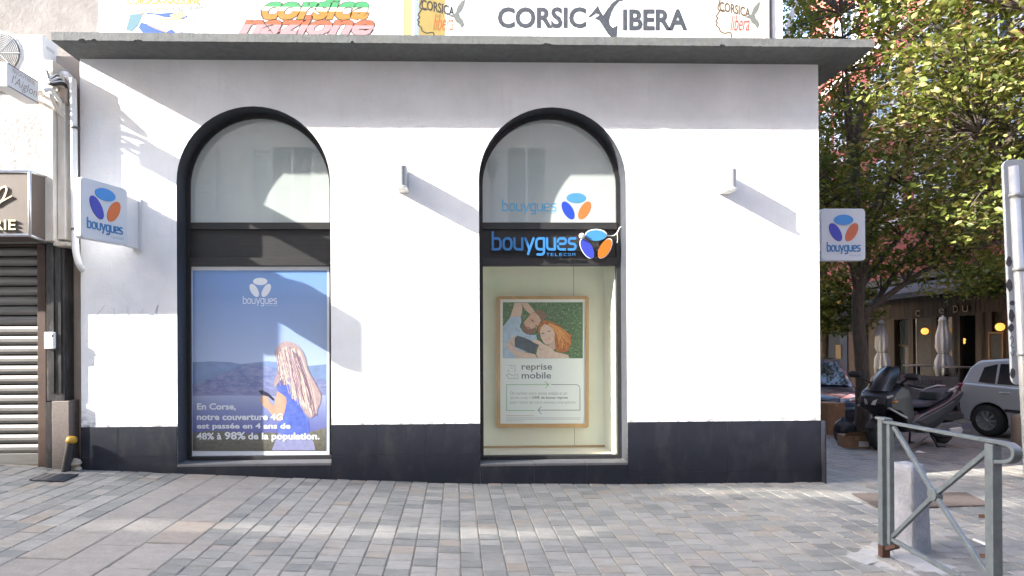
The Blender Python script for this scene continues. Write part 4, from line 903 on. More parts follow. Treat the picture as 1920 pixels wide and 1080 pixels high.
pr_('printed_finger', [(225, 700), (250, 690), (300, 760), (290, 775)], (.58, .41, .33), .0046); pr_('printed_finger', [(660, 790), (720, 800), (700, 830), (650, 815)], (.60, .43, .34), .0046)
m_ink = mat('grey ink', (.15, .16, .17), .6); m_gi = mat('green ink', (.16, .42, .12), .6); m_ink2 = mat('thin grey ink', (.27, .28, .28), .6)
for s_, rc, m_, b_ in (('reprise', (278, 519, 425, 558), m_ink, .012), ('mobile', (278, 560, 420, 591), m_ink, .012), ('On rachète votre ancien mobile et on', (223, 653, 497, 669), m_ink2, -.01), ('ajoute jusqu’à', (223, 675, 322, 692), m_ink2, -.01),
                       ('100€ de bonus reprise', (328, 675, 500, 692), m_ink, .012), ('pour l’achat de votre nouveau smartphone.', (223, 698, 540, 715), m_ink2, -.01)):
    (a, b), (c_, d_) = c7([rc[:2], rc[2:]]); text('printed_line', s_, (a, b, c_, d_), mq, m_, fp, .001, bold=b_)
def inkline(L, m_, w=1.1, r=0): mb = MB(); ribbon(mb, rnd(c7(L), r) if r else c7(L), w, mq, .001, .001); mb.build('printed_arrow', m_, fp)
for L, m_ in (([(340, 745), (205, 745)], m_gi), ([(205, 745), (205, 620)], m_gi), ([(205, 620), (408, 620)], m_gi), ([(392, 606), (408, 620)], m_gi), ([(408, 620), (392, 636)], m_gi), ([(558, 743), (358, 743)], m_ink), ([(372, 727), (357, 743)], m_ink), ([(357, 743), (372, 760)], m_ink)): inkline(L, m_)
inkline([(422, 620), (559, 620), (559, 743)], m_ink, r=9)
for L in ([(214, 560), (214, 548)], [(216, 527), (246, 527), (246, 560)], [(205, 575), (218, 568), (232, 576), (245, 572), (245, 590), (215, 590), (205, 575)], [(247, 572), (260, 570), (260, 592), (247, 592)], [(225, 540), (236, 540)]): inkline(L, m_ink, .7)
inkline([(205, 770), (335, 770)], mat('rust ink', (.5, .28, .2), .6), .8)
for y_, e_ in ((780, 560), (787, 560), (795, 290)): inkline([(205, y_), (e_, y_)], mat('faint ink', (.55, .56, .56), .6), 1.3)

# ================================================================== STREET FURNITURE
m_gal = mat('grey painted steel', (.098, .117, .130), .5, metal=.15, var=.2, vscale=14, stain=(25, .35, (.19, .20, .20), None))
m_rust = mat('rust', (.050, .022, .014), .9, var=.4, vscale=30, bump=.003, bscale=60)
pL = G(1660, 1047); pR = P(1868, 600, -3.55); uB = Vector((pR.x - pL.x, pR.y - pL.y, 0)).normalized(); nB = Vector((-uB.y, uB.x, 0))
if nB.y > 0: nB = -nB
def PB(px_, py_, off=0.0):
    o_ = Vector((pL.x, pL.y, 0)) + nB * off; d = Vector(ray(px_, py_)); t = (o_ - Vector(CAM)).dot(nB) / d.dot(nB); return Vector(CAM) + d * t
br = thing('street_barrier', 'grey steel pedestrian barrier with crossed bars at lower right', 'barrier', tuple(pL))
def bar(name, a, b, w, t, m=m_gal, par=br):
    a, b = Vector(a), Vector(b); d = (b - a).normalized(); s_ = d.cross(nB).normalized()
    V = [p + s_ * (i * w / 2) + nB * (j * t / 2) for p in (a, b) for i, j in ((-1, -1), (1, -1), (1, 1), (-1, 1))]
    return mk(name, V, [(0, 1, 2, 3), (7, 6, 5, 4), (0, 4, 5, 1), (1, 5, 6, 2), (2, 6, 7, 3), (3, 7, 4, 0)], m, par, bevel=.004)
zc = Vector((0, 0, 1)); a_ = PB(1656, 787); base = Vector((a_.x, a_.y, pL.z - .05))
po_ = bar('post', base, a_, .055, .055); bar('post_cap', a_ - uB * .055 + zc * .008, a_ + uB * .065 + zc * .008, .018, .065)
bar('rust_foot', base + zc * .05, base + zc * .15, .058, .058, m_rust, po_)
u0 = PB(1669, 1020); u1 = PB(1669, 794); bar('upright', Vector((u1.x, u1.y, u0.z)), u1, .036, .036)
r1 = PB(1866, 1000); rt = PB(1862, 832); rb = Vector((rt.x, rt.y, pL.z - .05)); pr2 = bar('post', rb, rt, .062, .055)
ra, rb_ = PB(1662, 791), PB(1893, 833)
pts = [ra, ra.lerp(rb_, .5), rb_]; cen = PB(1886, 850)
arcp = [PB(1897, 835), PB(1905, 842), PB(1907, 852), PB(1903, 861), PB(1892, 866), PB(1872, 866)]
def strip(name, pts, w, t, m, par):
    V, F = [], []
    for i, p in enumerate(pts):
        d = (pts[min(i + 1, len(pts) - 1)] - pts[max(0, i - 1)]).normalized(); s_ = d.cross(nB).normalized()
        V += [p + s_ * (a * t / 2) + nB * (b * w / 2) for a, b in ((-1, -1), (1, -1), (1, 1), (-1, 1))]
    n = len(pts)
    for i in range(n - 1):
        for k in range(4): F.append((i * 4 + k, i * 4 + (k + 1) % 4, i * 4 + 4 + (k + 1) % 4, i * 4 + 4 + k))
    F += [(0, 1, 2, 3), tuple((n - 1) * 4 + k for k in (3, 2, 1, 0))]; return mk(name, V, F, m, par, bevel=.003)
strip('handrail', [ra, ra.lerp(rb_, .5)] + smoothline([rb_] + arcp, 4), .05, .020, m_gal, br)
k1, k2, k3, k4 = PB(1676, 800), PB(1864, 1094), PB(1674, 1006), PB(1860, 840)
ctr = PB(1753, 928); bar('cross_bar', k1, ctr, .030, .024); bar('cross_bar', ctr, k2, .030, .024); bar('cross_bar', k3, ctr + nB * .001, .030, .024); bar('cross_bar', ctr + nB * .001, k4, .030, .024)
s_ = [ctr + nB * .026 + uB * (.042 * math.cos(t)) + zc * (.042 * math.sin(t)) for t in [2 * math.pi * k / 24 for k in range(24)]]; s2 = [p - nB * .050 for p in s_]
mk('centre_disc', *prism_vf(s_, s2), m_gal, br, bevel=.004)
bar('bottom_rail', PB(1674, 1012), PB(1864, 1118), .030, .026)
bar('hinge', PB(1664, 1029), PB(1682, 1024), .03, .04, m_rust); bar('latch', PB(1836, 968), PB(1860, 968), .024, .012, m_rust); bar('latch', PB(1838, 1042), PB(1860, 1042), .024, .012, m_rust)
bar('rust_strip', PB(1858.5, 955, .03), PB(1860, 985, .03), .016, .006, m_rust); bar('rust_strip', PB(1859, 1025, .03), PB(1861, 1080, .03), .020, .006, m_rust)
tube('loose_rod', [PB(1826, 1012), PB(1858, 1024)], .009, mat('pale steel', (.45, .44, .42), .5), br)
# stone bollard
bc = G(1704, 1030); m_bol = mat('pale stone bollard', (.215, .222, .25), .85, var=.25, vscale=9, bump=.010, bscale=30, stain=(7, .6, (.14, .147, .17), None))
ztop = bc.z + 0.68
rings = []
for h_, hw in ((-.05, .108), (.35, .097), (.64, .085), (.66, .080), (.68, .070)):
    R_ = []
    for k in range(4):
        for e in (-.06, .06):
            t = math.radians(20) + math.pi / 2 * k + math.pi / 4 + e; R_.append((bc.x + 1.36 * hw * math.cos(t), bc.y + 1.36 * hw * math.sin(t), bc.z + h_))
    rings.append(R_)
o = mk('bollard', *loft_vf(rings), m_bol); tag(o, 'pale square stone bollard standing behind the grey barrier', 'bollard')
# mortar patches, gratings
def blob(name, L, m, dz, label, cat, n=5, jit=.02):
    r_ = random.Random(len(name) + len(L)); pts = []
    for p in smoothline([G(*q) for q in L + L[:1]], n)[:-1]: pts.append((p.x + r_.uniform(-jit, jit), p.y + r_.uniform(-jit, jit)))
    c_ = (sum(p[0] for p in pts) / len(pts), sum(p[1] for p in pts) / len(pts))
    V = [(c_[0], c_[1], gz(*c_) + dz)] + [(c_[0] + (a - c_[0]) * .6, c_[1] + (b - c_[1]) * .6, gz(a, b) + dz) for a, b in pts] + [(a, b, gz(a, b) - .004) for a, b in pts]; n = len(pts)
    F = [(0, 1 + k, 1 + (k + 1) % n) for k in range(n)] + [(1 + k, 1 + n + k, 1 + n + (k + 1) % n, 1 + (k + 1) % n) for k in range(n)]
    return tag(mk(name, V, F, m, smooth=True), label, cat)
blob('mortar_patch', [(1622, 1038), (1655, 1036), (1680, 1048), (1712, 1060), (1732, 1071), (1700, 1074), (1675, 1066), (1648, 1054)], mat('grey mortar', (.21, .20, .18), .95, var=.25, vscale=12, bump=.01, bscale=30), .009, 'grey mortar patch on the paving at the foot of the barrier post', 'mortar', jit=.012)
blob('cement_smear', [(1612, 1022), (1650, 1012), (1700, 1034), (1760, 1048), (1800, 1066), (1780, 1082), (1720, 1080), (1660, 1066), (1600, 1056), (1568, 1040)], mat('pale cement film', (.29, .285, .275), .95, var=.16, vscale=6, bump=.006, bscale=25), .0055, 'pale smear of cement spread over the setts around the barrier', 'cement', jit=.04)
m_iron = mat('rusty grating', (.062, .050, .046), .75, metal=.2, var=.3, vscale=20)
gq = [G(1596, 927), G(1650, 956), G(1862, 949), G(1812, 925)]
g1 = thing('trench_grate', 'long rusty brown trench grating set in the paving behind the barrier', 'grate', tuple(gq[0]))
mk('plate', [p + zc * .006 for p in gq], [(0, 1, 2, 3)], m_iron, g1); mb = MB()
for k in range(60):
    t = (k + .5) / 60; a = gq[0].lerp(gq[3], t) + zc * .009; b = gq[1].lerp(gq[2], t) + zc * .009; mb.tube([a, b], .008, 4)
tag(mb.build('rib', m_iron, g1), kind='stuff')
gq = [G(56, 902), G(88, 890), G(146, 892), G(116, 905)]
g2 = thing('drain_grate', 'dark slotted drain grate in the paving before the roller shutter', 'grate', tuple(gq[0])); m_di = mat('dark iron', (.035, .035, .04), .6, metal=.3, var=.3, vscale=20)
mk('pan', [p + zc * .004 for p in gq], [(0, 3, 2, 1)], mat('drain dark', (.008, .008, .008), .9), g2)
for k in range(9):
    t = (k + .5) / 9; a = gq[0].lerp(gq[1], t) + zc * .011; b = gq[3].lerp(gq[2], t) + zc * .011; tube('bar', [a, b], .010, m_di, g2, n=4)
for t in (.0, .25, .5, .75, 1): tube('cross_bar', [gq[0].lerp(gq[3], t) + zc * .012, gq[1].lerp(gq[2], t) + zc * .012], .010, m_di, g2, n=4)
# traffic sign seen from behind at the right edge
ys_ = -2.45; a_ = P(1881, 300, ys_); b_ = P(1899, 722, ys_); lean = Vector((b_.x - a_.x, 0, b_.z - a_.z)).normalized(); m_sig = mat('grey sign back', (.33, .355, .38), .45, metal=.2, var=.06, vscale=4)
ts = thing('traffic_sign', 'back of a tall grey traffic sign with stickers at the right edge', 'traffic sign', (b_.x, ys_, 0))
W_ = .62; sd = Vector((lean.z * -1, 0, lean.x)); sd = sd if sd.x > 0 else -sd
sheet = rrect(W_, (b_ - a_).length, .05); mk('plate', *prism_vf([b_ + sd * u - lean * v for u, v in sheet], [b_ + sd * u - lean * v + Vector((0, .022, 0)) for u, v in sheet]), m_sig, ts, bevel=.003)
p0, p1 = P(1900, 312, ys_ - .06), P(1928, 860, ys_ - .06); dn = (p1 - p0).normalized(); foot = p0 + dn * ((p0.z + .15) / -dn.z)
pole = tube('pole', [foot, p0], .031, mat('galvanised pole', (.36, .36, .365), .4, metal=.4, var=.08, vscale=6), ts, n=16)
for py_ in (366, 505, 664):
    c_ = P(1902.8 + (py_ - 366) * .051, py_, ys_ - .06); lathe('clamp', [(.033, -.014), (.038, -.014), (.038, .014), (.033, .014)], tuple(c_), m_grey, ts, n=16); box('clamp_bolt', (c_.x + .03, c_.x + .085), (ys_ - .07, ys_ - .03), (c_.z - .012, c_.z + .012), m_grey, ts)
st_ = pxmap(ys_ - .0015); m_stk = mat('torn black sticker', (.045, .04, .05), .7, var=.6, vscale=40)
for k, (x_, y_, w_, h_) in enumerate(((1892, 491, 6, 10), (1893, 535, 7, 12), (1897, 592, 6, 13), (1896, 615, 6, 8), (1899, 700, 6, 10), (1898, 568, 5, 5))):
    rr_ = random.Random(k); poly('sticker', [(x_ + w_ * math.cos(t) * rr_.uniform(.75, 1.1), y_ + h_ * math.sin(t) * rr_.uniform(.8, 1.1)) for t in [2 * math.pi * i / 11 for i in range(11)]], st_, m_stk, ts)
for L in ([(1893, 636), (1898, 630), (1900, 640), (1895, 648), (1901, 652)], [(1894, 660), (1899, 668), (1902, 658)]): mb = MB(); ribbon(mb, smooth2(L), 1.2, st_, .0005, .0005); mb.build('scribble', mat('marker ink', (.04, .05, .09), .6), ts)

# ================================================================== SIDE STREET: RED HOUSE WITH BRASSERIE
FA = Vector((14.885, 6.0, 0)); FU = Vector((.1435, .9897, 0)).normalized(); FN = Vector((-FU.y, FU.x, 0))
FT = Matrix(((FU.x, FN.x, 0, FA.x), (FU.y, FN.y, 0, FA.y), (0, 0, 1, 0), (0, 0, 0, 1)))
def PF(px_, py_, off=0.0):
    o_ = FA + FN * off; d = Vector(ray(px_, py_)); t = (o_ - Vector(CAM)).dot(FN) / d.dot(FN); return Vector(CAM) + d * t
def S(px_, off=0.0): return (PF(px_, 630, off) - FA).dot(FU)
def fbox(name, s, o, z, m, par, bevel=0.0): return box(name, s, o, z, m, par, bevel, T=FT)
m_red = mat('red render', (.34, .085, .065), .9, var=.12, vscale=.7, stain=(1.2, .3, (.30, .10, .08), (1, 1, .4)))
m_trim = mat('pale stone trim', (.60, .52, .48), .8); m_whs = mat('white shutter paint', (.62, .64, .68), .6)
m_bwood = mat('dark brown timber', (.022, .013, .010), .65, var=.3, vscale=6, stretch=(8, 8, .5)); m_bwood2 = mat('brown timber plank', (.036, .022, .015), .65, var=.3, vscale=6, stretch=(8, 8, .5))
m_dg = mat('dark window glass', (.03, .035, .04), .06)
rh = thing('red_house', 'tall red rendered house with pale shutters behind the trees', 'house', tuple(FA + FU * 6))
fbox('wall', (-5, 16.2), (-10, 0), (3.3, 18.0), m_red, rh); fbox('roof_cornice', (-5, 16.4), (-10, .5), (18.0, 18.4), m_trim, rh)
for z_ in (5.75, 9.2, 12.7): fbox('string_course', (-5, 16.2), (0, .12), (z_, z_ + .22), m_trim, rh)
for s_ in (.9, 3.8, 6.7, 9.6, 12.5, 15.0):
    for z_ in (6.3, 9.95, 13.4):
        wn_ = fbox('window', (s_ - .5, s_ + .5), (0, .02), (z_, z_ + 2.1), m_dg, rh)
        mb = MB()
        for a in (-.5, -.02, .46): mb.box((s_ + a, s_ + a + .04), (.02, .05), (z_, z_ + 2.1), FT)
        for a in (0, 1.0, 2.06): mb.box((s_ - .46, s_ + .46), (.02, .045), (z_ + a, z_ + a + .04), FT)
        mb.build('window_frame', m_whs, wn_)
        for sg in (-1, 1):
            mb = MB(); a = s_ + (.54 if sg > 0 else -1.06)
            mb.box((a, a + .06), (.0, .06), (z_, z_ + 2.1), FT); mb.box((a + .46, a + .52), (.0, .06), (z_, z_ + 2.1), FT)
            for k in range(16): mb.box((a + .06, a + .46), (.015, .045), (z_ + .04 + k * .13, z_ + .13 + k * .13), FT)
            mb.build('shutter', m_whs, wn_)
        fbox('sill', (s_ - .6, s_ + .6), (0, .14), (z_ - .10, z_), m_trim, wn_)
# ground floor: brasserie front
bs = thing('brasserie_front', 'dark timber brasserie front under a grey awning in the side street', 'restaurant', tuple(FA + FU * 7 + Vector((0, 0, -.3))))
sA, sB = S(1900), S(1628)
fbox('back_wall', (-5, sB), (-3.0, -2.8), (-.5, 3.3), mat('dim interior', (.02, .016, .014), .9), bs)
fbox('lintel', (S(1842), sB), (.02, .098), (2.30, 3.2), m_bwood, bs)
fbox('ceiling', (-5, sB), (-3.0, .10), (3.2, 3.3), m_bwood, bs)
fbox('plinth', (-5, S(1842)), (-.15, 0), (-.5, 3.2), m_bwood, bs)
fbox('wall_panel', (S(1712), S(1682)), (-.15, 0.0), (-.5, .25), m_bwood, bs)
fbox('wall_panel', (S(1756), S(1718)), (-.15, 0.0), (-.5, 3.2), mat('taupe panel', (.055, .049, .045), .7, var=.2), bs)
fbox('wall_panel', (S(1680), sB), (-.15, 0), (-.5, 3.2), mat('ochre panel', (.055, .038, .026), .7, var=.2), bs)
for px_ in (1678, 1713, 1757, 1797, 1800.5, 1842, 1848, 1854, 1860, 1895): c_ = S(px_); fbox('pilaster', (c_ - .14, c_ + .14), (0.002, .10), (-.5, 2.36), m_bwood2, bs)
fw = fbox('window', (S(1711), S(1681)), (-.10, -.08), (.25, 2.35), m_dg, bs)
fbox('window_bar', (S(1711), S(1681)), (-.08, -.05), (1.32, 1.40), m_bwood2, fw)
fbox('window', (S(1796), S(1758)), (-.10, -.08), (-.2, 2.35), glass_mat('dim glass', (.55, .58, .6), 1.6), bs)
for px_ in range(1632, 1905, 9): a, b = S(px_ + 8.6), S(px_); fbox('fascia_plank', (a, b), (0.10, .14), (2.36, 3.22), m_bwood2 if (px_ // 9) % 3 else m_bwood, bs)
aw = MB(); z_ = 3.02
pr = [(.14, z_ + .55), (1.6, z_ + .02), (1.6, z_ - .14), (1.57, z_ - .14), (1.55, z_ - .02), (.14, z_ + .45)]
aw.add(*prism_vf([FT @ Vector((sB + .3, o_, q)) for o_, q in pr], [FT @ Vector((-4, o_, q)) for o_, q in pr])); aw.build('awning', mat('grey awning canvas', (.085, .077, .08), .8, var=.1), bs)
fbox('awning_box', (-4, sB + .3), (.14, .42), (z_ + .55, z_ + .80), mat('awning case', (.06, .055, .057), .6), bs)
mfz = lambda u, v, d=0.0: PF(u, v, .142 + d)
for ch, rc in (('C', (1716, 582, 1725, 593)), ('e', (1760, 578, 1770, 588)), ('D', (1787, 573, 1796, 586)), ('U', (1804, 573, 1815, 585))): text('letter', ch, rc, mfz, mat('pewter letters', (.22, .20, .18), .4), bs, 0, depth=.05)
for px_, py_ in ((1734, 621), (1875, 613)):
    c_ = PF(px_, py_, .28); gl = thing('globe_lamp', 'lit amber globe lamp on the brasserie front ' + ('between the two parasols' if px_ < 1800 else 'near the traffic sign'), 'lamp', tuple(c_), 'lit brasserie lamps')
    lathe('globe', [(.02, -.11), (.07, -.09), (.105, -.04), (.11, 0), (.105, .04), (.07, .09), (.02, .11)], tuple(c_), emit('amber glow', (1.0, .42, .08), .16), gl, n=14)
    tube('arm', [c_ + Vector((0, 0, .11)), c_ + Vector((0, 0, .16)), PF(px_, py_ - 9, 0.1)], .018, m_bwood, gl, n=6)
c_ = PF(1807, 638, -2.0)
for k, (px_, py_) in enumerate(((1808, 637), (1807.5, 642))):
    c_ = PF(px_, py_, -1.6); o = lathe('bulb', [(.02, -.05), (.05, 0), (.02, .05)], tuple(c_), emit('amber glow', (1.0, .42, .08), .16), None, n=10); tag(o, ('upper' if k == 0 else 'lower') + ' small lit bulb inside the dark brasserie doorway', 'lamp', 'doorway bulbs')
bbx = thing('menu_board', 'black menu board in a wooden frame on the brasserie wall', 'board', tuple(PF(1876, 676, .1)))
fbox('board', (S(1889), S(1866)), (.11, .13), (PF(1877, 673).z, PF(1877, 627).z), mat('slate board', (.035, .033, .032), .6, var=.3), bbx)
for a, b, c_, d_ in ((1892, 1889, 625, 676), (1866, 1863, 625, 676), (1892, 1863, 622, 626), (1892, 1863, 674, 678)): fbox('frame', (S(a), S(b)), (.10, .15), (PF(1877, d_).z, PF(1877, c_).z), mat('oak board frame', (.20, .10, .04), .5), bbx)
# dark shop beyond
ds = thing('dark_shopfront', 'dark grey shopfront beyond the tree trunk in the side street', 'shop', tuple(FA + FU * 13.5 + Vector((0, 0, -.3))))
fbox('wall', (sB + .01, 16.2), (-.3, .02), (-.5, 3.3), mat('charcoal render', (.015, .015, .017), .8), ds)
for k in range(26): fbox('white_brick', (S(1550), S(1541)), (.02, .035), (-.3 + k * .085, -.3 + k * .085 + .072), mat('white brick', (.26, .26, .25), .8), ds)
fbox('door', (S(1592), S(1578)), (.021, .08), (-.4, 2.5), mat('blue door', (.018, .024, .045), .5), ds); fbox('wood_panel', (S(1627), S(1594)), (.02, .07), (-.4, 2.2), mat('carved panel', (.05, .026, .014), .6, var=.5, vscale=9), ds)
fbox('notice', (S(1582), S(1572)), (.081, .12), (.75, 1.35), mat('ochre notice', (.14, .09, .035), .6), ds)

eb = thing('added_end_building', 'added unseen ochre building closing the far end against bright sky', 'building', (10, 38, -.3))  # added out of view to keep bright horizon sky off the street
box('wall', (-10, 40), (38, 46), (-.6, 17), mat('ochre end wall', (.30, .22, .15), .9, var=.15, vscale=.6), eb)
for kx in range(8):
    for kz in range(4):
        xa = -6 + kx * 4.2; w_ = box('window', (xa, xa + 1.1), (37.96, 38), (1.2 + kz * 3.8, 3.3 + kz * 3.8), m_dg, eb)
        box('shutter', (xa - .6, xa - .04), (37.92, 38), (1.2 + kz * 3.8, 3.3 + kz * 3.8), mat('dark green shutter', (.05, .09, .07), .6), w_); box('shutter', (xa + 1.14, xa + 1.7), (37.92, 38), (1.2 + kz * 3.8, 3.3 + kz * 3.8), mat('dark green shutter', (.05, .09, .07), .6), w_)
# ---- parasols, terrace
m_para = mat('folded canvas', (.50, .48, .48), .85, var=.08, vscale=6)
def parasol(px_, Zc, ztop, ztie, zbot, label, seed):
    r_ = random.Random(seed); q = P(px_, 640, Zc - 7); b = Vector((q.x, q.y, gz(q.x, q.y))); t = thing('parasol', label, 'parasol', tuple(b), 'folded parasols on the terrace')
    tube('pole', [b, Vector((b.x, b.y, ztop + .06))], .024, mat('parasol pole', (.30, .28, .26), .5), t)
    lathe('base', [(.30, 0), (.30, .05), (.06, .08), (.04, .3)], tuple(b), m_bwood, t, n=16)
    prof = [(ztop + .03, .015), (ztop, .07), (ztop - .10, .105), (ztop - .11, .085), (ztop - .3, .11), (ztop * .5 + ztie * .5, .155), (ztie + .16, .165), (ztie + .04, .125), (ztie, .10), (ztie - .05, .12), (ztie - .2, .17), (zbot + .15, .19), (zbot, .17)]
    N = 48; ph = [r_.uniform(0, 6.3) for _ in range(4)]; rings = []
    for i, (z_, rr) in enumerate(prof):
        am = min(1, i / 4) * .16 * (1.5 if z_ < ztie else 1); R_ = []
        for k in range(N):
            a = 2 * math.pi * k / N; f = 1 + am * (math.sin(8 * a + ph[0] + z_ * .6) + .5 * math.sin(5 * a + ph[1] - z_)) ; dzb = (.10 * math.sin(3 * a + ph[2]) + .06 * math.sin(7 * a + ph[3])) if i == len(prof) - 1 else 0
            R_.append((b.x + rr * f * math.cos(a), b.y + rr * f * math.sin(a), z_ + dzb))
        rings.append(R_)
    mk('canopy', *loft_vf(rings), m_para, t, smooth=True)
    lathe('tie', [(.112, -.02), (.118, 0), (.112, .02)], (b.x, b.y, ztie), mat('tie cord', (.30, .28, .27), .8), t, n=20)
parasol(1653, 19.0, 2.17, 1.18, .55, 'folded pale parasol behind the scooter, nearer the tree trunk', 1); parasol(1768, 16.2, 2.18, 1.20, .66, 'folded pale parasol standing near the brasserie doorway', 2)
def table(px_, py_, Zc, label):
    q = P(px_, py_, Zc - 7); g_ = gz(q.x, q.y); t = thing('cafe_table', label, 'table', (q.x, q.y, g_), 'terrace tables')
    lathe('top', [(.33, 0), (.345, .01), (.345, .03), (.33, .035)], (q.x, q.y, q.z - .035), mat('table top', (.20, .17, .15), .35), t, n=20); tube('stem', [(q.x, q.y, g_ + .03), (q.x, q.y, q.z - .035)], .035, m_frame, t); lathe('foot', [(.24, 0), (.22, .02), (.04, .05)], (q.x, q.y, g_), m_frame, t, n=14)
table(1722, 684, 16.0, 'round cafe table left of the tall parasol'); table(1795, 687, 15.4, 'round cafe table right of the tall parasol')
def chair(px_, Zc, rz, label):
    q = P(px_, 700, Zc - 7); g_ = gz(q.x, q.y); t = thing('cafe_chair', label, 'chair', (q.x, q.y, g_), 'terrace chairs', rz); m_ch = mat('dark rattan', (.035, .032, .032), .6, var=.3, vscale=30)
    box('seat', (-.21, .21), (-.21, .21), (.43, .47), m_ch, t, .01, True)
    for a, b in ((-.19, -.19), (.19, -.19), (-.19, .19), (.19, .19)): tube('leg', [(a * 1.1, b * 1.1, 0), (a, b, .44)], .014, m_ch, t, n=6, local=True)
    R_ = [(.21 * math.cos(a), .20, .47 + .42 * math.sin(a) ** .6 if math.sin(a) > 0 else .47) for a in [math.pi * k / 12 for k in range(13)]]
    mk('backrest', *prism_vf(R_, [(a, b + .025, c_) for a, b, c_ in R_]), m_ch, t, local=True); tube('armrest', [(.22, -.15, .47), (.24, -.1, .66), (.22, .2, .68)], .014, m_ch, t, n=6, local=True); tube('armrest', [(-.22, -.15, .47), (-.24, -.1, .66), (-.22, .2, .68)], .014, m_ch, t, n=6, local=True)
chair(1688, 17.0, .4, 'leftmost dark rattan chair on the brasserie terrace'); chair(1706, 17.3, -.2, 'middle dark rattan chair left of the tall parasol'); chair(1729, 17.0, -.8, 'rattan chair right behind the left cafe table')
q0, q1 = P(1686, 700, 7.6), P(1799, 700, 7.3)
wb = thing('windbreak', 'taupe canvas windbreak lettered BRASSERIE behind the scooter', 'windbreak', (q0.x, q0.y, gz(q0.x, q0.y)))
zt0, zt1 = P(1690, 702, 7.6).z, P(1799, 707, 7.3).z
mk('canvas', *prism_vf([(q0.x, q0.y, -.12), (q1.x, q1.y, -.12), (q1.x, q1.y, zt1), (q0.x, q0.y, zt0)], [(q0.x, q0.y + .03, -.12), (q1.x, q1.y + .03, -.12), (q1.x, q1.y + .03, zt1), (q0.x, q0.y + .03, zt0)]), mat('taupe canvas', (.15, .132, .122), .85, var=.12, vscale=3), wb)
for q in (q0, q1): tube('post', [(q.x, q.y + .015, gz(q.x, q.y)), (q.x, q.y + .015, zt0 + .05)], .025, m_frame, wb)
text('lettering', 'BRASSERIE', (1713, 712.5, 1767, 722), lambda u, v, d=0: P(u, v, 7.45 - .17 - d), mat('dark canvas print', (.05, .04, .04), .8), wb, .0, space=1.1)

# ---- vehicles
def hull(poly_, w, inset=.07, k=.55, ky=None):
    cx_ = sum(p[0] for p in poly_) / len(poly_); cz_ = sum(p[1] for p in poly_) / len(poly_); R_ = []
    for y_, s_ in ((-w, 1 - inset), (-w * k, 1), (w * k, 1), (w, 1 - inset)): R_.append([(cx_ + (a - cx_) * s_, y_, cz_ + (b - cz_) * s_) for a, b in poly_])
    return loft_vf(R_)
def wheel(par, x_, y_, r_, wd, m_t, m_r, spokes=9, side=-1):
    prof = [(r_ * .62, -wd / 2), (r_ * .9, -wd / 2), (r_, -wd * .3), (r_, wd * .3), (r_ * .9, wd / 2), (r_ * .62, wd / 2), (r_ * .60, 0)]
    wh = lathe('wheel', prof, (x_, y_, r_), m_t, par, n=32, axis='y', local=True, caps=False)
    yy_ = y_ + side * wd * .42
    lathe('rim', [(r_ * .64, 0), (r_ * .64, side * .012), (r_ * .57, side * .012), (r_ * .57, 0)], (x_, yy_, r_), m_r, wh, n=32, axis='y', local=True)
    lathe('rim_back', [(r_ * .6, 0), (.01, 0)], (x_, yy_ - side * .03, r_), mat('rim shadow', (.012, .012, .013), .8), wh, n=24, axis='y', local=True)
    lathe('hub', [(r_ * .14, 0), (r_ * .12, side * .02), (.01, side * .02)], (x_, yy_, r_), m_r, wh, n=16, axis='y', local=True)
    for k in range(spokes):
        a = 2 * math.pi * k / spokes; d = Vector((math.cos(a), 0, math.sin(a))); e_ = Vector((-math.sin(a), 0, math.cos(a))); c_ = Vector((x_, yy_, r_)); hw = r_ * .062
        V = [c_ + d * r_ * .1 - e_ * hw * .7, c_ + d * r_ * .1 + e_ * hw * .7, c_ + d * r_ * .6 + e_ * hw * 1.5, c_ + d * r_ * .6 - e_ * hw * 1.5]
        mk('spoke', *prism_vf([v + Vector((0, side * .012, 0)) for v in V], [v - Vector((0, side * .012, 0)) for v in V]), m_r, wh, local=True)
def arcpts(cx_, cz_, r_, a0, a1, n): return [(cx_ + r_ * math.cos(a0 + (a1 - a0) * k / n), cz_ + r_ * math.sin(a0 + (a1 - a0) * k / n)) for k in range(n + 1)]
m_tyre = mat('tyre rubber', (.018, .018, .019), .75); m_cg = mat('car glass', (.02, .024, .026), .03)
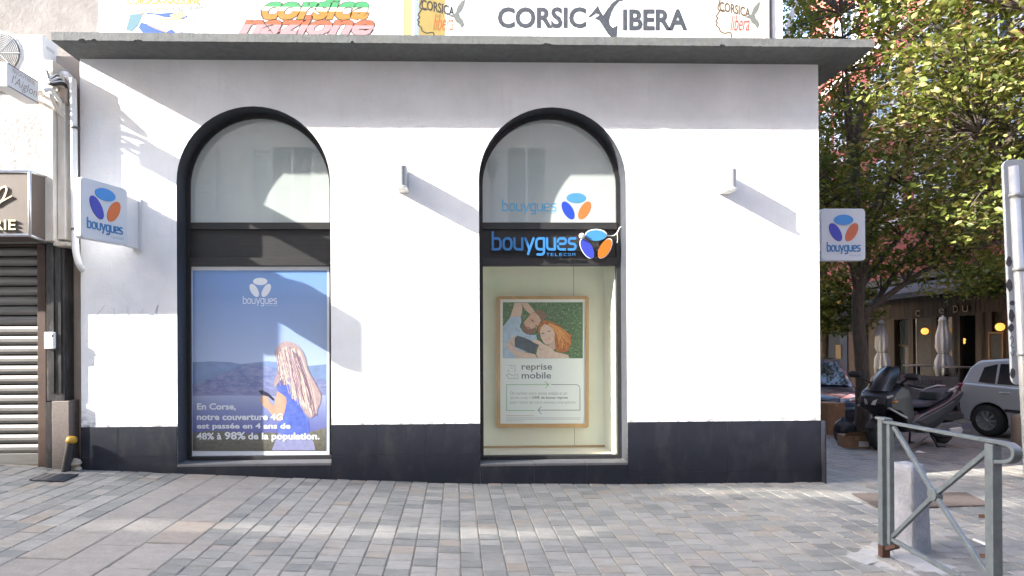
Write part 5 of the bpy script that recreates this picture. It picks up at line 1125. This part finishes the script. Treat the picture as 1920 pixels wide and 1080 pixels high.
def car(name, label, paint, pos, ang):
    t = thing(name, label, 'car', tuple(pos), None, ang)
    low = [(-1.72, .26), (-1.80, .40), (-1.83, .62), (-1.80, .90), (-1.74, 1.00), (-.6, .96), (.7, .91), (1.12, .90), (1.60, .78), (1.86, .64), (1.95, .48), (1.93, .30), (1.80, .22)]
    low += arcpts(1.22, .30, .345, -.15, math.pi + .15, 12) + [(.8, .20), (-.86, .20)] + arcpts(-1.28, .30, .345, -.15, math.pi + .15, 12)
    mk('body', *hull(low, .84, .035, .86), paint, t, local=True, bevel=.03)
    box('underbody', (-1.7, 1.7), (-.70, .70), (.24, .62), mat('underbody black', (.01, .01, .01), .9), t, 0, True)
    hw = lambda z_: .80 - .36 * (z_ - .92)
    cab = [(-1.79, .94), (-1.70, 1.28), (-1.56, 1.43), (-1.1, 1.475), (-.2, 1.485), (.22, 1.43), (1.15, .88)]
    mk('cabin', *prism_vf([(a, -hw(b), b) for a, b in cab], [(a, hw(b), b) for a, b in cab]), paint, t, local=True, bevel=.05)
    for sg in (-1, 1):
        for nm, L in (('rear_window', [(-1.46, 1.02), (-1.42, 1.30), (-1.20, 1.37), (-1.16, 1.0)]), ('door_window', [(-1.12, 1.0), (-1.15, 1.375), (-.30, 1.40), (-.30, .99)]), ('door_window', [(-.22, .99), (-.22, 1.40), (.12, 1.37), (.78, .97)])):
            mk(nm, *prism_vf([(a, sg * (hw(b) + .006), b) for a, b in L], [(a, sg * (hw(b) - .02), b) for a, b in L]), m_cg, t, local=True)
        for xh in (-1.02, -.12):
            h_ = box('door_handle', (xh, xh + .17), (sg * .845 - .018, sg * .845 + .018), (.83, .865), mat('handle chrome', (.5, .5, .52), .25, metal=.7), t, .008, True)
        box('side_moulding', (-.95, 1.0) if sg else 0, (sg * .843 - .012, sg * .843 + .012), (.50, .555), mat('moulding black', (.02, .02, .022), .6), t, .006, True)
        box('tail_lamp', (-1.84, -1.68), (sg * .72 - .09, sg * .72 + .09), (.74, .98), mat('tail lamp red', (.25, .02, .03), .2), t, .03, True)
        hl = mk('headlight', *loft_vf([[(1.62, sg * .66, .62), (1.62, sg * .66, .79), (1.50, sg * .845, .81), (1.50, sg * .845, .66)], [(1.90, sg * .46, .60), (1.84, sg * .46, .70), (1.72, sg * .80, .74), (1.78, sg * .80, .62)]]), mat('headlight lens', (.42, .45, .48), .08, metal=.5), t, local=True)
        tube('lamp_bowl', [(1.82, sg * .62, .665), (1.86, sg * .62, .665)], .05, mat('lamp bowl', (.7, .72, .75), .1, metal=.8), hl, n=12, local=True)
        mk('mirror', *hull([(.72, .98), (.66, 1.10), (.80, 1.12), (.86, 1.0)], .06, .2), paint, t, local=True).location = (0, sg * .92, 0)
        wheel(t, 1.22, sg * .74, .30, .19, m_tyre, mat('hubcap silver', (.26, .27, .28), .35, metal=.5), 9, sg); wheel(t, -1.28, sg * .74, .30, .19, m_tyre, mat('hubcap silver', (.26, .27, .28), .35, metal=.5), 9, sg)
    ws = [(.27, 1.40), (1.10, .92)]; mk('windscreen', [(a + .03, sg * (hw(b) - .09), b + .015) for a, b in ws for sg in (-1, 1)], [(0, 1, 3, 2)], m_cg, t, local=True)
    ws = [(-1.60, 1.39), (-1.78, .98)]; mk('rear_screen', [(a - .03, sg * (hw(b) - .1), b + .01) for a, b in ws for sg in (-1, 1)], [(0, 2, 3, 1)], m_cg, t, local=True)
    box('grille', (1.93, 1.965), (-.42, .42), (.36, .48), m_frame, t, .01, True)
    return t
f_ = Vector((.22, -.975, 0)); rt_ = Vector((f_.y, -f_.x, 0)); W_ = G(1856, 818)
car('parked_car', 'silver hatchback parked in the side street at the right edge', mat('silver paint', (.38, .405, .425), .32, metal=.3, coat=.5), W_ + f_ * 1.28 - rt_ * .74, math.atan2(f_.y, f_.x))
f_ = Vector((-.46, -.888, 0)); rt_ = Vector((f_.y, -f_.x, 0)); W_ = P(1592, 735, 5.4); pz = W_ - f_ * 1.78 + rt_ * .62; pz.z = gz(pz.x, pz.y)
car('parked_car', 'dark blue car half hidden behind the shop corner and tree trunk', mat('navy paint', (.012, .018, .045), .2, coat=1.0), pz, math.atan2(f_.y, f_.x))

sc_f, sc_r = G(1641, 844), G(1776, 832); dv = (sc_f - sc_r); ang = math.atan2(dv.y, dv.x); mid = (sc_f + sc_r) / 2
sc = thing('scooter', 'large dark grey maxi scooter parked on its stand in the side street', 'scooter', (mid.x, mid.y, mid.z), None, ang)
m_sp = mat('graphite paint', (.013, .015, .020), .3, coat=.2); sc.scale = (1, 1, .95); m_sb = mat('scooter black plastic', (.012, .012, .013), .5); m_ss = mat('scooter seat', (.020, .022, .030), .55); m_sl_ = mat('scooter silver', (.34, .34, .34), .3, metal=.6)
def sp(name, poly_, w, m, inset=.16, k=.5, bevel=.02, dy=0): o = mk(name, *hull(poly_, w, inset, k), m, sc, local=True, bevel=bevel); o.location = (0, dy, 0); return o
sp('front_fairing', [(.98, .76), (.97, .88), (.86, 1.02), (.68, 1.12), (.50, 1.08), (.42, .88), (.36, .60), (.44, .40), (.54, .40), (.62, .58), (.74, .68), (.90, .71)], .275, m_sp, .10, .62)
sp('nose', [(1.06, .80), (1.02, .93), (.84, 1.04), (.72, .84), (.82, .68), (.96, .70)], .20, m_sb, .22)
for sg in (-1, 1):
    hl_ = mk('headlight', *prism_vf([(1.09, sg * .03, .79), (1.08, sg * .06, .86), (.90, sg * .25, .97), (.86, sg * .285, .90), (1.0, sg * .17, .78)], [(1.0, sg * .03, .79), (1.0, sg * .05, .86), (.84, sg * .20, .95), (.80, sg * .22, .90), (.94, sg * .12, .78)]), m_sl_, sc, local=True, bevel=.008)
    mk('trim_line', *prism_vf([(.98, sg * .262, .74), (.60, sg * .285, .56), (.58, sg * .285, .585), (.97, sg * .265, .765)], [(.98, sg * .22, .74), (.60, sg * .24, .56), (.58, sg * .24, .585), (.97, sg * .22, .765)]), m_sl_, sc, local=True)
    mk('flank_panel', *prism_vf([(.30, sg * .262, .50), (-.05, sg * .268, .60), (-.70, sg * .262, .80), (-.55, sg * .262, .68), (-.20, sg * .268, .50), (.10, sg * .266, .42)], [(.30, sg * .23, .50), (-.05, sg * .23, .60), (-.70, sg * .23, .80), (-.55, sg * .23, .68), (-.20, sg * .23, .50), (.10, sg * .23, .42)]), mat('flank graphite', (.030, .034, .040), .3), sc, local=True, bevel=.01)
    tube('indicator', [(.93, sg * .27, .84), (.86, sg * .30, .86)], .018, mat('amber lens', (.5, .18, .02), .2), sc, n=8, local=True)
    mk('side_accent', *prism_vf([(.62, sg * .275, .92), (.48, sg * .27, .90), (.42, sg * .27, .62), (.50, sg * .275, .66)], [(.62, sg * .25, .92), (.48, sg * .25, .90), (.42, sg * .25, .62), (.50, sg * .25, .66)]), mat('grey accent', (.05, .053, .058), .35), sc, local=True)
    tube('mirror_stalk', [(.66, sg * .20, 1.12), (.74, sg * .34, 1.20), (.74, sg * .40, 1.25)], .016, m_sb, sc, local=True)
    o = mk('mirror', *hull([(.68, 1.21), (.70, 1.31), (.78, 1.33), (.81, 1.27), (.78, 1.21)], .10, .3), m_sb, sc, local=True, bevel=.01); o.location = (0, sg * .46, 0)
    tube('grip', [(.42, sg * .20, 1.10), (.36, sg * .40, 1.08)], .024, m_sb, sc, local=True); tube('brake_lever', [(.46, sg * .20, 1.09), (.45, sg * .32, 1.06), (.40, sg * .42, 1.03)], .009, m_sl_, sc, n=6, local=True)
    tube('fork', [(.70, sg * .09, .62), (.79, sg * .09, .27)], .028, m_sb, sc, local=True)
V = []
for j, (a, b, w) in enumerate(((.95, 1.02, .20), (.82, 1.20, .21), (.70, 1.34, .18), (.62, 1.42, .11))):
    for k in range(7): t_ = -1 + k / 3; V.append((a - .10 * t_ * t_, w * t_, b))
mk('windscreen', V, [(j * 7 + k, j * 7 + k + 1, j * 7 + k + 8, j * 7 + k + 7) for j in range(3) for k in range(6)], mat('smoked screen', (.010, .010, .012), .22), sc, smooth=True, local=True)
sp('handlebar_cover', [(.56, 1.02), (.58, 1.14), (.44, 1.18), (.36, 1.10), (.42, 1.02)], .22, m_sb)
sp('tunnel', [(.44, .40), (.42, .72), (.22, .66), (.02, .64), (-.1, .40)], .15, m_sb)
sp('side_panel', [(.44, .30), (.42, .50), (.20, .60), (-.10, .68), (-.50, .80), (-.98, 1.00), (-1.06, .97), (-.92, .80), (-.62, .58), (-.30, .36), (-.05, .28)], .25, m_sp, .12)
sp('footboard', [(.52, .48), (.46, .54), (.16, .36), (-.30, .34), (-.34, .28), (.16, .28)], .29, mat('footboard grey', (.06, .063, .068), .4), .06)
sp('accent_panel', [(-.05, .60), (-.12, .54), (-.50, .62), (-.70, .74), (-.42, .72)], .258, m_sb, .05)
sp('seat', [(.14, .70), (.06, .76), (-.30, .80), (-.40, .80), (-.50, .94), (-.86, 1.0), (-.92, .97), (-.55, .80), (-.10, .68)], .17, m_ss)
sp('seat_bolster', [(-.36, .80), (-.42, .95), (-.56, .97), (-.60, .86)], .15, m_sb, .25)
for sg in (-1, 1): tube('grab_rail', [(-.62, sg * .19, .96), (-.95, sg * .16, 1.03), (-1.04, sg * .08, 1.02)], .018, m_sl_, sc, local=True)
sp('tail_lamp', [(-1.0, .90), (-1.02, .97), (-1.09, .96), (-1.05, .89)], .11, mat('dark red lamp', (.10, .01, .015), .2))
sp('rear_flap', [(-.98, .84), (-1.05, .86), (-1.22, .50), (-1.18, .44), (-1.08, .60)], .09, m_sb, .1)
sp('engine_case', [(-.20, .26), (-.28, .42), (-.70, .44), (-.98, .34), (-1.0, .22), (-.80, .16), (-.4, .18)], .07, mat('engine grey', (.15, .155, .165), .35, metal=.4), .12, dy=.17)
sp('air_box', [(-.42, .45), (-.46, .58), (-.80, .62), (-.98, .56), (-1.0, .46), (-.7, .44)], .09, m_sb, .12, dy=.16)
o = sp('chrome_cover', [(-.58, .24), (-.56, .32), (-.86, .33), (-.92, .27), (-.86, .22)], .02, mat('bright cover', (.62, .61, .58), .3, metal=.3), .1, dy=.245)
sp('front_mudguard', [(.52, .42)] + arcpts(.79, .27, .31, math.pi * .78, math.pi * .12, 8) + arcpts(.79, .27, .28, math.pi * .12, math.pi * .78, 8), .075, m_sb, .02)
for x_ in (.79, -.79): wheel(sc, x_, 0.0, .27, .13, m_tyre, mat('scooter rim', (.05, .05, .055), .4, metal=.4), 5, 1)
tube('stand', [(-.20, .16, .26), (-.28, .22, .02), (-.44, .24, 0.012)], .017, m_sb, sc, local=True); tube('stand', [(-.20, -.16, .26), (-.28, -.22, .02), (-.44, -.24, 0.012)], .017, m_sb, sc, local=True)

# ---- cartons, bags, litter, post
m_card = mat('brown cardboard', (.22, .135, .075), .85, var=.15, vscale=6)
def carton(px_, py_, w, d, h, rz, label, lab=False, flap=True):
    g_ = G(px_, py_); t = thing('cardboard_box', label, 'cardboard box', tuple(g_), 'cartons by the tree', rz)
    box('carton', (-w / 2, w / 2), (-d / 2, d / 2), (0.004, h), m_card, t, .004, True); box('tape', (-.03, .03), (-d / 2 - .002, d / 2 + .002), (h - .06, h + .002), mat('parcel tape', (.30, .20, .11), .4), t, 0, True)
    if flap: mk('flap', [(-w / 2, -d / 2, h), (w / 2, -d / 2, h), (w / 2 - .02, -d / 2 - .09, h + .10), (-w / 2 + .03, -d / 2 - .10, h + .07)], [(0, 1, 2, 3)], m_card, t, local=True)
    if lab: box('address_label', (w * .05, w * .42), (-d / 2 - .004, -d / 2), (.03, .12), mat('white label', (.62, .61, .60), .6), t, 0, True)
carton(1601, 838, .40, .30, .20, -.25, 'low open cardboard box with white label beside the scooter wheel', True)
carton(1556, 812, .42, .34, .62, .2, 'tall cardboard box leaning out behind the shop corner', False, False); carton(1584, 806, .36, .30, .60, -.1, 'tall cardboard box just left of the tree trunk', False)
def bag(name, px_, py_, rx, ry, rz_, m, label, seed, h=1.0):
    g_ = G(px_, py_); r_ = random.Random(seed); ph = [r_.uniform(0, 6) for _ in range(6)]; R_ = []
    for i in range(12):
        v = i / 11; rad = (math.sin(math.pi * min(1, v * .82 + .14)) ** .55) * (1 if v < .8 else 1 - (v - .8) * 3.2)
        R_.append([(g_.x + rx * rad * math.cos(a) * (1 + .12 * math.sin(3 * a + ph[0] + 4 * v) + .07 * math.sin(7 * a + ph[1] - 9 * v)), g_.y + ry * rad * math.sin(a) * (1 + .12 * math.sin(4 * a + ph[2] + 3 * v)), g_.z + .004 + rz_ * v + .02 * math.sin(5 * a + ph[3])*v) for a in [2 * math.pi * k / 26 for k in range(26)]])
    o = mk(name, *loft_vf(R_), m, None, smooth=True); tag(o, label, 'bag')
bag('rubbish_bag', 1582, 828, .17, .17, .42, mat('black bag', (.010, .010, .012), .35, bump=.01, bscale=20), 'black rubbish bag slumped against the cartons', 3)
bag('plastic_bag', 1608, 824, .10, .09, .36, mat('grey bag', (.20, .19, .18), .5, bump=.01, bscale=25), 'crumpled grey plastic bag on top beside the low carton', 4); bag('plastic_bag', 1622, 829, .10, .08, .27, mat('clear bag', (.26, .24, .22), .3, bump=.012, bscale=30), 'crumpled translucent bag between the low carton and scooter wheel', 8)
a_, b_ = G(1706, 842), G(1736, 826); o = mk('plank', *prism_vf([a_ + Vector((0, -.05, .02)), b_ + Vector((0, -.05, .10)), b_ + Vector((0, .05, .10)), a_ + Vector((0, .05, .02))], [a_ + Vector((0, -.05, 0)), b_ + Vector((0, -.05, .08)), b_ + Vector((0, .05, .08)), a_ + Vector((0, .05, 0))]), mat('pale board', (.26, .20, .17), .8)); tag(o, 'short pale board lying under the scooter', 'board')
a_ = G(1724, 850); o = mk('paper_scrap', [(a_.x - .07, a_.y, a_.z + .012), (a_.x - .01, a_.y + .05, a_.z + .03), (a_.x + .08, a_.y - .03, a_.z + .012), (a_.x + .02, a_.y - .06, a_.z + .02), (a_.x, a_.y, a_.z + .045)], [(0, 4, 1), (1, 4, 2), (2, 4, 3), (3, 4, 0)], mat('white paper', (.62, .62, .60), .8)); tag(o, 'crumpled white paper scrap on the ground in front of the scooter', 'litter')
c_ = G(1908, 856); o = lathe('wooden_post', [(.075, -.05), (.075, .55), (.070, .60), (.05, .615)], tuple(c_), mat('weathered post', (.16, .12, .095), .85, var=.3, vscale=5, stretch=(6, 6, .4)), n=14); tag(o, 'weathered brown wooden post before the silver car', 'post')

# ================================================================== TREES
m_bark = mat('tree bark', (.075, .058, .045), .9, var=.4, vscale=9, bump=.02, bscale=14, stretch=(3, 3, .6))
def leaf_mat(name, stops, tl=.35):
    m = bpy.data.materials.new(name); m.use_nodes = True; nt = m.node_tree; nt.nodes.clear(); o = nt.nodes.new('ShaderNodeOutputMaterial')
    g = nt.nodes.new('ShaderNodeNewGeometry'); c_ = ramp(nt, g.outputs['Random Per Island'], stops)
    di = nt.nodes.new('ShaderNodeBsdfPrincipled'); di.inputs['Roughness'].default_value = .5; di.inputs['Specular IOR Level'].default_value = .35; tr = nt.nodes.new('ShaderNodeBsdfTranslucent'); mx = nt.nodes.new('ShaderNodeMixShader'); mx.inputs[0].default_value = tl
    nt.links.new(c_, di.inputs[0]); nt.links.new(mixcol(nt, .6, c_, (.9, .85, .2), 'MULTIPLY'), tr.inputs[0])
    nt.links.new(di.outputs[0], mx.inputs[1]); nt.links.new(tr.outputs[0], mx.inputs[2]); nt.links.new(mx.outputs[0], o.inputs[0]); return m
m_leaf1 = leaf_mat('elm leaves', ((0, (.065, .10, .02)), (.4, (.11, .15, .028)), (.8, (.18, .20, .04)), (.95, (.28, .235, .055)), (1, (.29, .18, .06))), .42)
m_leaf2 = leaf_mat('sunny leaves', ((0, (.07, .095, .020)), (.4, (.125, .155, .032)), (.75, (.20, .215, .055)), (.92, (.29, .26, .10)), (1, (.31, .22, .10))), .3)  # paler than the elm leaves; sunlit brightness put into the colour
def leaves(name, centres, n_each, spread, size, m, par, droop=.3, flat=.55):
    cs = np.repeat(np.array(centres), n_each, axis=0); n = len(cs)
    off = rng.normal(0, 1, (n, 3)) * np.array([spread, spread, spread * flat]); c_ = cs + off
    d = rng.normal(0, 1, (n, 3)); d[:, 2] = d[:, 2] * .45 - droop; d /= np.linalg.norm(d, axis=1)[:, None]
    up = rng.normal(0, .55, (n, 3)) + np.array([0, 0, 1.0]); s = np.cross(d, up); s /= np.linalg.norm(s, axis=1)[:, None]; nn = np.cross(s, d)
    L = (size * rng.uniform(.5, 1.35, n))[:, None]; W = L * rng.uniform(.26, .36, n)[:, None]
    V = np.empty((n, 6, 3)); V[:, 0] = c_; V[:, 1] = c_ + d * L * .38 + s * W + nn * L * .05; V[:, 2] = c_ + d * L * .75 + s * W * .7 + nn * L * .03; V[:, 3] = c_ + d * L - nn * L * .05; V[:, 4] = c_ + d * L * .75 - s * W * .7 + nn * L * .03; V[:, 5] = c_ + d * L * .38 - s * W + nn * L * .05
    me = bpy.data.meshes.new(name); me.vertices.add(n * 6); me.vertices.foreach_set('co', V.ravel())
    b = np.arange(n)[:, None] * 6; F = np.concatenate([b + np.array([0, 1, 2, 3]), b + np.array([0, 3, 4, 5])], axis=1).reshape(-1, 4)
    me.loops.add(F.size); me.loops.foreach_set('vertex_index', F.ravel().astype(np.int32)); me.polygons.add(len(F))
    me.polygons.foreach_set('loop_start', np.arange(0, F.size, 4, dtype=np.int32)); me.polygons.foreach_set('loop_total', np.full(len(F), 4, dtype=np.int32)); me.update(calc_edges=True); me.validate()
    return link(name, me, m, par)
def tree(name, label, base, trunk, r0, forks, blobs, m_leaf, size, n_each, twigs=1):
    t = thing(name, label, 'tree', tuple(base)); tr_ = smoothline(trunk, 6); n = len(tr_)
    tube('trunk', tr_, [r0 * (1.25 if i == 0 else 1) * (1 - .55 * i / n) for i in range(n)], m_bark, t, n=12)
    ends = []
    for (i, tip) in forks:
        a = tr_[min(i, n - 1)]; tip = Vector(tip); r_ = r0 * .62 * (1 - .45 * i / n); mid_ = a.lerp(tip, .45) + Vector((random.uniform(-.15, .15), random.uniform(-.15, .15), random.uniform(.05, .3)))
        p = smoothline([a, mid_, tip], 6); tube('limb', p, [r_ * (1 - .8 * k / (len(p) - 1)) for k in range(len(p))], m_bark, t, n=8); ends += [p[k] for k in range(4, len(p), 2)]
    cen = []
    for (c_, rad, k) in blobs:
        for _ in range(k):
            v = Vector(rng.normal(0, 1, 3)); v.normalize(); q = Vector(c_) + Vector((v.x * rad[0], v.y * rad[1], v.z * rad[2])) * (random.random() ** .4); cen.append(q)
    mb = MB()
    for q in cen:
        e_ = min(ends, key=lambda p: (p - q).length); mid_ = e_.lerp(q, .55) + Vector((random.uniform(-.12, .12), random.uniform(-.12, .12), random.uniform(.0, .18))); l_ = (q - e_).length
        if l_ < 2.2 and random.random() < twigs: mb.tube(smoothline([e_, mid_, q], 3), [.016, .015, .013, .011, .009, .007, .004][:7], 4)
    tag(mb.build('twigs', m_bark, t), kind='stuff')
    tag(leaves('crown', [tuple(q) for q in cen], n_each, .17, size, m_leaf, t), kind='stuff'); return t
b1 = P(1615, 700, 3.6); b1.z = gz(b1.x, b1.y); B = lambda dx, dy, z: b1 + Vector((dx, dy, z))
tree('street_tree', 'shaded leafy street tree with a dark trunk just past the shop corner', b1, [B(0, 0, -.1), B(.02, 0, 1.2), B(-.02, .05, 2.4), B(.05, 0, 3.4), B(-.05, .05, 4.6), B(.1, .1, 6.2)], .125,
     [(10, B(1.6, .2, 4.0)), (11, B(2.6, -.2, 3.6)), (13, B(-.9, .3, 4.9)), (15, B(-1.0, -.2, 4.5)), (16, B(1.2, .4, 5.6)), (18, B(-.7, .6, 6.2)), (20, B(1.5, -.3, 6.6)), (22, B(.2, .8, 7.2)), (24, B(-.6, -.4, 7.4)), (26, B(1.0, .2, 8.2)), (14, B(2.2, 1.0, 4.6))],
     [(B(.2, .3, 6.2), (2.0, 1.7, 1.9), 115), (B(.9, .3, 4.4), (2.4, 1.6, 1.1), 130), (B(-.5, 0, 4.2), (1.0, 1.0, 1.3), 40), (B(1.6, 0, 3.2), (1.7, 1.0, .60), 56), (B(1.0, -.3, 3.9), (1.9, .9, .7), 40), (B(.3, 0, 8.2), (2.0, 1.5, 1.3), 70), (B(1.8, 1.6, 10.6), (3.2, 3.0, .9), 170)], m_leaf1, .086, 42)  # highest blob is extra canopy added above the view to darken the street
b2 = Vector((8.45, .3, gz(8.45, .3))); B2 = lambda dx, dy, z: b2 + Vector((dx, dy, z))
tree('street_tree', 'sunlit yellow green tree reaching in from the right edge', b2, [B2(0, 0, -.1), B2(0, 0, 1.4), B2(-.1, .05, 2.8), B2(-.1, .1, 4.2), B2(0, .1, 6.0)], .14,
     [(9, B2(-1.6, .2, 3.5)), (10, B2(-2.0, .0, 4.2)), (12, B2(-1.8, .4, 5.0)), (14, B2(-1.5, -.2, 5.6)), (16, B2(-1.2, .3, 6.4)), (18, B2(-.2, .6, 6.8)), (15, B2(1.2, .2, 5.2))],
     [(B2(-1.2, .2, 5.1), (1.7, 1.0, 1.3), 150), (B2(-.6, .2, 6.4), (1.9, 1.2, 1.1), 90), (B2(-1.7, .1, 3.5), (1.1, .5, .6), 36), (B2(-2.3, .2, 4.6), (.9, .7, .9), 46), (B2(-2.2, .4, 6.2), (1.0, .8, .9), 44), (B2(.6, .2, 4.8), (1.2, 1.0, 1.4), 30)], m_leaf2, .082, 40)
b3 = P(1500, 700, 12.0); b3 = Vector((12.0, 12.5, gz(12.0, 12.5))); B3 = lambda dx, dy, z: b3 + Vector((dx, dy, z))
tree('street_tree', 'dark tree farther down the side street behind the flag sign', b3, [B3(0, 0, -.1), B3(0, 0, 1.6), B3(.1, 0, 3.2), B3(0, .1, 5.0), B3(.1, 0, 8.0)], .13,
     [(9, B3(-1.2, .2, 4.0)), (11, B3(1.4, 0, 4.2)), (14, B3(-1.2, .3, 6.0)), (16, B3(1.2, -.3, 6.5)), (20, B3(-.5, .3, 8.6)), (21, B3(.8, .2, 8.8))],
     [(B3(.0, 0, 3.0), (1.6, 1.5, 1.0), 110), (B3(0, 0, 6.0), (2.2, 1.8, 2.2), 110), (B3(0, 0, 9.0), (1.8, 1.6, 1.5), 50), (B3(-.8, .5, 13.0), (4.5, 4.0, 1.0), 150)], m_leaf1, .12, 70)  # topmost blob: added overhead foliage that cuts sky light below
b4 = Vector((12.7, 6.2, gz(12.7, 6.2))); B4 = lambda dx, dy, z: b4 + Vector((dx, dy, z))
tree('street_tree', 'dark tree hanging over the brasserie sign beside the menu board', b4, [B4(.4, 0, -.1), B4(.4, 0, 1.6), B4(.3, 0, 3.0), B4(0, .1, 5.0), B4(.1, 0, 7.0)], .12,
     [(9, B4(-1.0, .2, 3.4)), (11, B4(1.0, 0, 4.0)), (14, B4(-1.2, .3, 5.4)), (16, B4(1.0, -.3, 6.0)), (20, B4(-.5, .3, 7.6))],
     [(B4(-.3, 0, 3.3), (1.3, 1.0, .55), 46), (B4(0, 0, 5.0), (1.9, 1.5, 1.4), 90), (B4(0, 0, 7.4), (1.8, 1.6, 1.5), 50), (B4(-1.5, 0, 11.5), (4.0, 3.6, 1.0), 160)], m_leaf1, .11, 70)  # last blob is unseen canopy, added to shade the brasserie side
